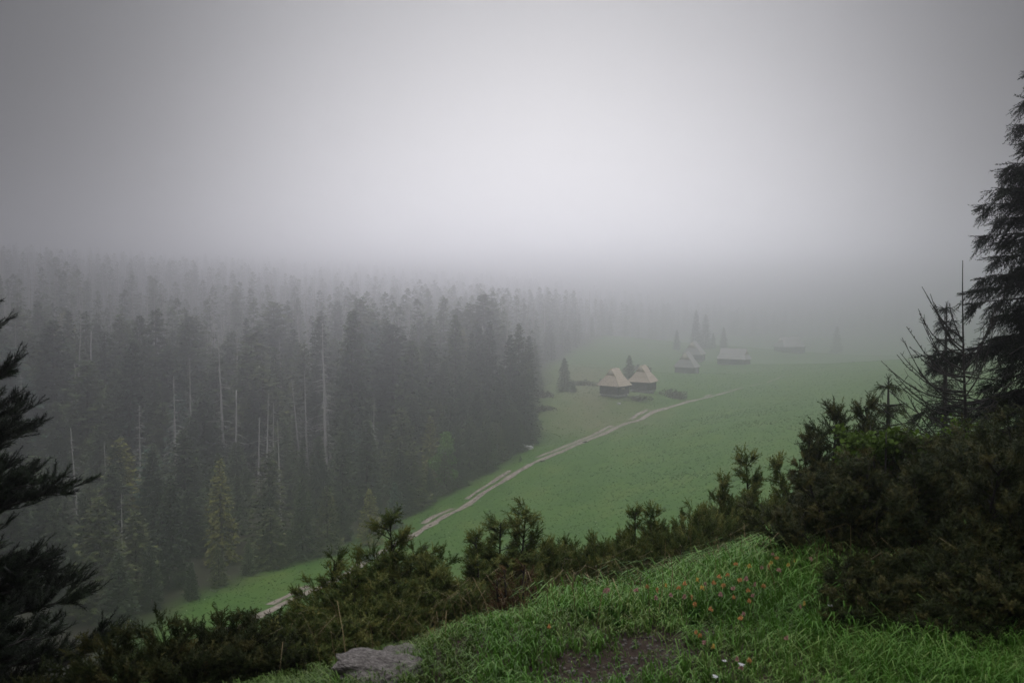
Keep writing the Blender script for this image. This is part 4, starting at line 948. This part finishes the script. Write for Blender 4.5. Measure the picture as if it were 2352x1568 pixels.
def near_pine(px, d, top_py, Rr, label, seed=41):
    x = X_at(px, d); g = float(sheet(x, d)); H = P(px, top_py, d)[2] - g; e = empty('pine_tree', (x, d, g - .05)); tag(e, label, 'tree')
    r = np.random.default_rng(seed); wd, lf = MB(), MB()
    wd.tube([[0, 0, 0], [.05, 0, H * .5], [0, 0, H]], [.11, .07, .012], 9)
    P_, D_, L_, T_ = [], [], [], []
    for k in range(27):
        t = .04 + .95 * (k + r.uniform(0, .6)) / 27; h = t * H; L0 = Rr * (1 - t ** 1.3) ** .8 + .12
        for j in range(6):
            a = j * 1.047 + r.normal(0, .3) + k * .5; L = L0 * r.uniform(.6, 1.12); c, s_ = math.cos(a), math.sin(a); q = np.linspace(0, 1, 7)
            cv = np.stack([c * L * q, s_ * L * q, h + L * (-.02 * q + .16 * q ** 2)], 1) + np.cumsum(r.normal(0, .012, (7, 3)), 0)
            wd.tube(cv, np.linspace(.008 + .014 * L, .004, 7), 4, cap=False)
            for b in range(int(L * 19) + 4):
                u = r.uniform(.3, 1); p = np.array([np.interp(u, q, cv[:, i]) for i in range(3)]); aa = a + r.choice([-1, 1]) * r.uniform(.2, .9)
                l = r.uniform(.1, .3); dd = np.array([math.cos(aa), math.sin(aa), r.uniform(.1, .8)]); tp = p + dd * l
                wd.tube([p, (p + tp) / 2 + [0, 0, -.01], tp], [.005, .004, .003], 3, cap=False)
                n = 9; w = r.uniform(.3, 1.05, n)[:, None]; P_.append(p + (tp - p) * w); D_.append(dd + r.normal(0, .3, (n, 3)) + [0, 0, .35]); L_.append(r.uniform(.09, .15, n)); T_.append(np.clip(r.normal(.45, .2, n), 0, 1))
    P_, D_, L_, T_ = map(np.concatenate, (P_, D_, L_, T_)); idx = r.integers(0, 2, len(P_))
    for i in range(2):
        k = idx == i; lf.scatter(PINE_TW[i], P_[k], frames(D_[k], r.uniform(0, 6.28, k.sum())), L_[k], tint=T_[k])
    wd.build('trunk', M_bark_dark, e, True); lf.build('crown', M_pine, e); return e
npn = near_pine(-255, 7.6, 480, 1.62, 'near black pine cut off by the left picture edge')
for sx_, sy_, sc_, lb in [(-4.5, 5.2, 1.0, 'unseen pine added just outside the left edge to shade the junipers'), (-3.6, 2.2, 1.1, 'unseen pine added left of the viewpoint for shade')]:  # pine copies added out of view to shade the left corner
    e = empty('pine_tree', (sx_, sy_, float(sheet(sx_, sy_)) - .05), sx_, sc_); tag(e, lb, 'tree')
    for ch in npn.children: c = ch.copy(); COL.objects.link(c); c.parent = e

# ------------------------------------------------------------------ foreground ground: rocks, grass, flowers, twigs
for px, py, d, sc, lb in [(880, 1565, 4.1, (.19, .15, .06), 'flat grey rock slab at the bottom edge'), (930, 1525, 4.35, (.10, .10, .045), 'upper grey rock ledge half under the grass'),
                          (855, 1540, 4.2, (.045, .04, .034), 'rounded grey stone sitting on the rock slab')]:
    p = P(px, py, d); o = obj('rock', rock_mesh(int(py), M_rock, 5, (1, 1, 1), .22, 1.3), None, (p[0], p[1], float(sheet(p[0], p[1])) + sc[2] * .25)); o.scale = sc; o.rotation_euler = (.05, .06, rng.uniform(-.4, .4)); tag(o, lb, 'rock', 'grey rocks at the bottom edge')
for pl in [o for o in COL.objects if o.name.startswith('rock')]: pl.data.polygons.foreach_set('use_smooth', np.ones(len(pl.data.polygons), bool))

SOIL = [(1410, 1515, 4.15, .24, .12), (1480, 1475, 4.35, .16, .10), (1560, 1490, 4.25, .12, .08), (1350, 1562, 4.0, .22, .10), (1620, 1440, 4.5, .08, .06)]
soil = [(P(a, b, c)[0], c, w, h) for a, b, c, w, h in SOIL]
def soilness(x, y):
    k = np.zeros_like(x)
    for a, b, w, h in soil: k = np.maximum(k, np.exp(-(((x - a) / w) ** 2 + ((y - b) / h) ** 2) * 1.1))
    return k
def blade_proto(bend, w=.045):
    s = np.array([0, .4, .75, 1.0]); yy = np.array([0, .12, .4, .75]) * bend; zz = np.array([0, .42, .74, .9 - .25 * bend])
    V = []
    for i in range(3): ww = w * (1 - .55 * s[i]); V += [[-ww, yy[i], zz[i]], [ww, yy[i], zz[i]]]
    V.append([0, yy[3], zz[3]])
    return np.array(V), np.array([[0, 1, 3], [0, 3, 2], [2, 3, 5], [2, 5, 4], [4, 5, 6]])
BL = [blade_proto(b, .028) for b in (.25, .6, 1.0, 1.4)]
def grass(n, lo, hi, name, mat, label, sel, r, zmax=14, tint_mu=.5, clump=True, w=1.0):
    y = 3.6 * (zmax / 3.6) ** r.uniform(0, 1, n); x = r.uniform(-.5, .56, n) * y
    if clump:
        cx, cy_ = np.round(x / .09), np.round(y / .09)
        jx = vnoise(cx * 5.3, cy_ * 3.1, 77, 1) * .04; jy = vnoise(cx * 2.9, cy_ * 6.7, 78, 1) * .04
        x = np.where(r.uniform(0, 1, n) < .7, cx * .09 + jx + r.normal(0, .018, n), x); y = np.where(r.uniform(0, 1, n) < .7, cy_ * .09 + jy + r.normal(0, .018, n), y)
    k = sel(x, y, r); x, y = x[k > 0], y[k > 0]; k = k[k > 0]
    z = sheet(x, y) - .01; m = MB(); idx = r.integers(0, 4, len(x))
    wind = 2.6 + .9 * vnoise(x * 1.2, y * 1.2, 31); ang = wind + r.normal(0, .9, len(x))
    ln = r.uniform(lo, hi, len(x)) * k * (1 + .35 * vnoise(x * 2.5, y * 2.5, 12))
    tnt = np.clip(tint_mu + .34 * vnoise(x * 1.7, y * 1.7, 19) + r.normal(0, .18, len(x)), 0, 1)
    c, s_ = np.cos(ang), np.sin(ang); zz = np.zeros_like(c); tl = r.normal(0, .15, len(x))
    rot = np.stack([np.stack([c, s_, zz], 1), np.stack([-s_, c, zz], 1), np.stack([tl, tl * .5, np.ones_like(c)], 1)], 2)
    ww = np.maximum(.6, .11 / np.maximum(ln, .04)) * w
    for i in range(4):
        q = idx == i; m.scatter(BL[i], np.stack([x, y, z], 1)[q], rot[q], np.stack([ln * ww, ln, ln], 1)[q], tint=tnt[q])
    tag(m.build(name, mat), label, 'grass', kind='stuff')
r_ = np.random.default_rng(5)
def sel_long(x, y, r):
    e = np.interp(x, EX, EY); s = soilness(x, y); nz = vnoise(x * 2.2, y * 2.2, 61)
    k = np.clip(.55 + .5 * nz + .5 * np.clip((y - 4.6), 0, 1) + .3 * np.clip(x - 1, 0, 1), .0, 1.25) * (s < .25)
    k = np.where((x < -.15) & (y < 4.75) & (x > -.95) & (y < 4.75 - .2), 0, k)
    lim = np.interp(x, [-2, -.4, .3, 1.5, 3], [.2, .5, 1.0, 1.9, 2.6])
    return np.where((y < e + lim) & (r.uniform(0, 1, len(x)) < k + .15), np.clip(k, .35, 1.2), 0)
grass(95000, .10, .24, 'long_grass', M_grass, 'long wet grass arching over the near hilltop', sel_long, r_, 13)
def sel_turf(x, y, r):
    s = soilness(x, y); k = 1 - np.clip(s * 1.5 - .15 + .25 * vnoise(x * 7, y * 7, 91), 0, 1)
    return np.where((r.uniform(0, 1, len(x)) < k) & (y < 6.5), np.clip(k, .4, 1), 0)
grass(60000, .03, .085, 'short_turf', M_turf, 'short trampled turf around the bare soil', sel_turf, r_, 6.6, .5, True, 1.0)
def sel_straw(x, y, r): return np.where((soilness(x, y) < .3) & (y > 4.6), 1.0, 0)
grass(2200, .18, .42, 'dry_stalks', M_straw, 'thin dry straw stalks standing among the green grass', sel_straw, r_, 12, .5, False, .35)
n = 2600; y = r_.uniform(3.7, 7.5, n); x = r_.uniform(-.35, .5, n) * y; k = (y < np.interp(x, EX, EY) + .8) & (x > -.3) & (vnoise(x * 2, y * 2, 47) > .05) & (soilness(x, y) < .25) & (y > 4.5); x, y = x[k], y[k]
m = MB(); m.scatter(herb_proto(8), np.stack([x, y, sheet(x, y)], 1), up_frames(len(x), r_, .25), np.stack([r_.uniform(.015, .04, len(x))] * 2 + [r_.uniform(.04, .10, len(x))], 1), tint=np.clip(r_.normal(.6, .3, len(x)), 0, 1))
tag(m.build('ground_herbs', M_herb), 'small broad leaves mixed into the near grass', 'herbs', kind='stuff')
# pebbles on the bare soil
n = 2600; y = r_.uniform(3.7, 4.8, n); x = r_.uniform(-.2, 1.4, n); k = r_.uniform(0, 1, n) < soilness(x, y) * 1.2; x, y = x[k], y[k]
RV = np.array([v.co for v in ROCK0.vertices]); m = MB(); m.scatter((RV, ROCK0T), np.stack([x, y, sheet(x, y) + .002], 1), up_frames(len(x), r_, .3), r_.uniform(.003, .012, len(x)) ** 1.0)
tag(m.build('gravel', M_pebble), 'small stones and grit on the bare soil', 'gravel', kind='stuff')

# flowers
def petal_mat(name, c): 
    return leaf_mat(name, tuple(v * .8 for v in c), c, tuple(min(1, v * 1.15) for v in c), trans=.3)
M_orange, M_pink, M_yellow, M_wht = petal_mat('orange_petals', (.68, .36, .15)), petal_mat('pink_petals', (.55, .31, .29)), petal_mat('yellow_petals', (.72, .52, .15)), petal_mat('daisy_petals', (.8, .8, .8))
def flower_mesh(seed, mat, h=.16, rad=.016, daisy=False):
    r = np.random.default_rng(seed); m = MB(); b = r.normal(0, .02, 2)
    m.tube([[0, 0, -.02], [b[0], b[1], h * .6], [b[0] * 1.5, b[1] * 1.5, h]], [.002, .0018, .0015], 4, mat=1)
    c = np.array([b[0] * 1.5, b[1] * 1.5, h]); n = 26
    if daisy:
        a = np.linspace(0, 6.28, 20); D = np.stack([np.cos(a), np.sin(a), r.uniform(0, .3, 20)], 1) + np.array([0, -.3, .1]); m.scatter(leaf_proto(), np.tile(c, (20, 1)), frames(D, r.uniform(-.3, .3, 20)), np.stack([np.full(20, rad * .7), np.full(20, rad * 1.3), np.full(20, rad)], 1), tint=r.uniform(.3, .8, 20))
    else:
        v = r.normal(0, 1, (n, 3)); v[:, 2] = np.abs(v[:, 2]) * .8 - .2; m.scatter(leaf_proto(), np.tile(c, (n, 1)) + v * .002, frames(v, r.uniform(0, 6.28, n)), r.uniform(.8, 1.2, n) * rad, tint=r.uniform(0, 1, n))
    return m.mesh('flower', [mat, M_herb])
FL = {'o': [flower_mesh(i, M_orange) for i in range(2)], 'p': [flower_mesh(4 + i, M_pink) for i in range(2)], 'y': [flower_mesh(8, M_yellow)], 'w': [flower_mesh(9, M_wht, .15, .018, True)]}
LBL = {'o': ('orange vetch flower head in the grass behind the bent twig', 'orange vetch flowers'), 'p': ('dull pink vetch flower head in the grass on the right', 'pink vetch flowers'), 'y': ('yellow flower head in the grass on the right', 'yellow vetch flowers')}
def flower(c, px, py, label=None, group=None):
    # walk along the sight line to the grass tops
    for d in np.arange(3.9, 13, .02):
        p = P(px, py, d)
        if p[2] - sheet(p[0], p[1]) < .15: break
    o = obj('flower', FL[c][rng.integers(len(FL[c]))], None, (p[0], p[1], p[2] - .15)); o.rotation_euler = (0, 0, rng.uniform(0, 6.28)); s = rng.uniform(.42, .85) * (.6 + .05 * d); o.scale = (s, s, 1)
    tag(o, label or LBL[c][0], 'flower', group or LBL[c][1])
for c, px, py in [('y', 1815, 1293), ('o', 1690, 1300), ('o', 1765, 1305), ('p', 1760, 1308), ('y', 1738, 1310), ('o', 1672, 1325), ('p', 1715, 1330), ('p', 1770, 1280), ('y', 1796, 1302), ('o', 1700, 1340), ('o', 1640, 1345), ('p', 1610, 1345), ('y', 1612, 1335),
                  ('o', 1560, 1355), ('p', 1575, 1372), ('o', 1592, 1395), ('o', 1630, 1405), ('p', 1530, 1370), ('o', 1510, 1358), ('y', 1540, 1350), ('o', 1660, 1352), ('p', 1735, 1345), ('o', 1745, 1350), ('o', 1718, 1362), ('p', 1725, 1372), ('o', 1712, 1385), ('p', 1500, 1375),
                  ('o', 1700, 1425), ('p', 1712, 1415), ('p', 1830, 1400), ('y', 1838, 1395), ('o', 1608, 1465), ('o', 1598, 1458), ('p', 1620, 1480), ('y', 1632, 1486), ('p', 1695, 1525), ('o', 1712, 1522), ('p', 1708, 1540), ('p', 1800, 1470), ('p', 1390, 1368), ('o', 1260, 1445), ('p', 1400, 1362),
                  ('o', 1590, 1375), ('o', 1650, 1330), ('p', 1680, 1355), ('y', 1755, 1297), ('o', 1784, 1286), ('p', 1795, 1315), ('p', 1850, 1290), ('o', 1570, 1345), ('o', 1480, 1352), ('p', 1455, 1360), ('o', 1685, 1378), ('p', 1655, 1375), ('y', 1625, 1352)]:
    flower(c, px, py)
for px, py, lb in [(1657, 1518, 'white daisy like flower in the grass right of the bare soil'), (1645, 1552, 'drooping white flower at the bottom right of the bare soil'), (1700, 1524, 'small white flower between the pink ones low in the grass'),
                   (2298, 1330, 'left one of two white flowers in the dark grass under the thicket'), (2321, 1317, 'right one of two white flowers in the dark grass under the thicket'), (1330, 1528, 'tiny white flower at the bottom right edge of the turf') if False else (1900, 1390, 'small white flower below the long juniper bough')]:
    flower('w', px, py, lb, 'white flowers')

# bent twigs lying in the grass
def twig(name, pts, label):
    m, lf = MB(), MB(); r = np.random.default_rng(3); q = np.array([P(*a) for a in pts]); e = empty(name, tuple(q[0])); q = q - q[0]
    t = np.linspace(0, 1, 24); i = np.linspace(0, 1, len(q)); cv = np.stack([np.interp(t, i, q[:, c]) for c in range(3)], 1); w = np.ones(5) / 5
    cv[2:-2] = np.stack([np.convolve(cv[:, c], w, 'valid') for c in range(3)], 1)
    m.tube(cv, np.linspace(.011, .004, 24), 6); m.build('stem', M_bark_dark, e, True)
    n = 46; k = r.integers(17, 24, n); lf.scatter(SPRIG[0], cv[k], frames(r.normal(0, .7, (n, 3)) + [-.3, 0, .4], r.uniform(0, 6.28, n)), r.uniform(.035, .08, n), tint=r.uniform(0, 1, n)); lf.build('foliage', M_juniper_brown, e)
    tag(e, label, 'twig', 'bent juniper twigs in the grass')
twig('fallen_twig', [(1590, 1442, 4.95), (1555, 1440, 4.95), (1525, 1425, 5.0), (1500, 1400, 5.1), (1478, 1372, 5.2), (1468, 1340, 5.3)], 'thick bent twig with rusty needles curving up out of the grass')
twig('fallen_twig', [(1490, 1430, 5.0), (1440, 1415, 5.05), (1405, 1398, 5.1), (1385, 1385, 5.15)], 'thinner bent twig lying left of the thick one')

# ------------------------------------------------------------------ haze
hm = bpy.data.materials.new('haze'); hm.use_nodes = True; hn = hm.node_tree.nodes; hl = hm.node_tree.links
hn.remove(hn['Principled BSDF']); pv = hn.new('ShaderNodeVolumePrincipled')
pv.inputs['Color'].default_value = (.905, .905, .965, 1); pv.inputs['Density'].default_value = HAZE_DENSITY; pv.inputs['Anisotropy'].default_value = HAZE_G
hl.new(pv.outputs[0], hn['Material Output'].inputs['Volume'])
zlo, zhi = float(GZ.min()) - 1.0, float(GZ.max()) + 26
hb = MB(); hb.box((0, 1155, (zlo + zhi) / 2), (1920, 1465, (zhi - zlo) / 2))
ho = hb.build('haze', hm); tag(ho, kind='stuff')
print('terrain', GZ.min(), GZ.max(), 'tris', sum(len(o.data.polygons) for o in bpy.data.objects if o.type == 'MESH'))
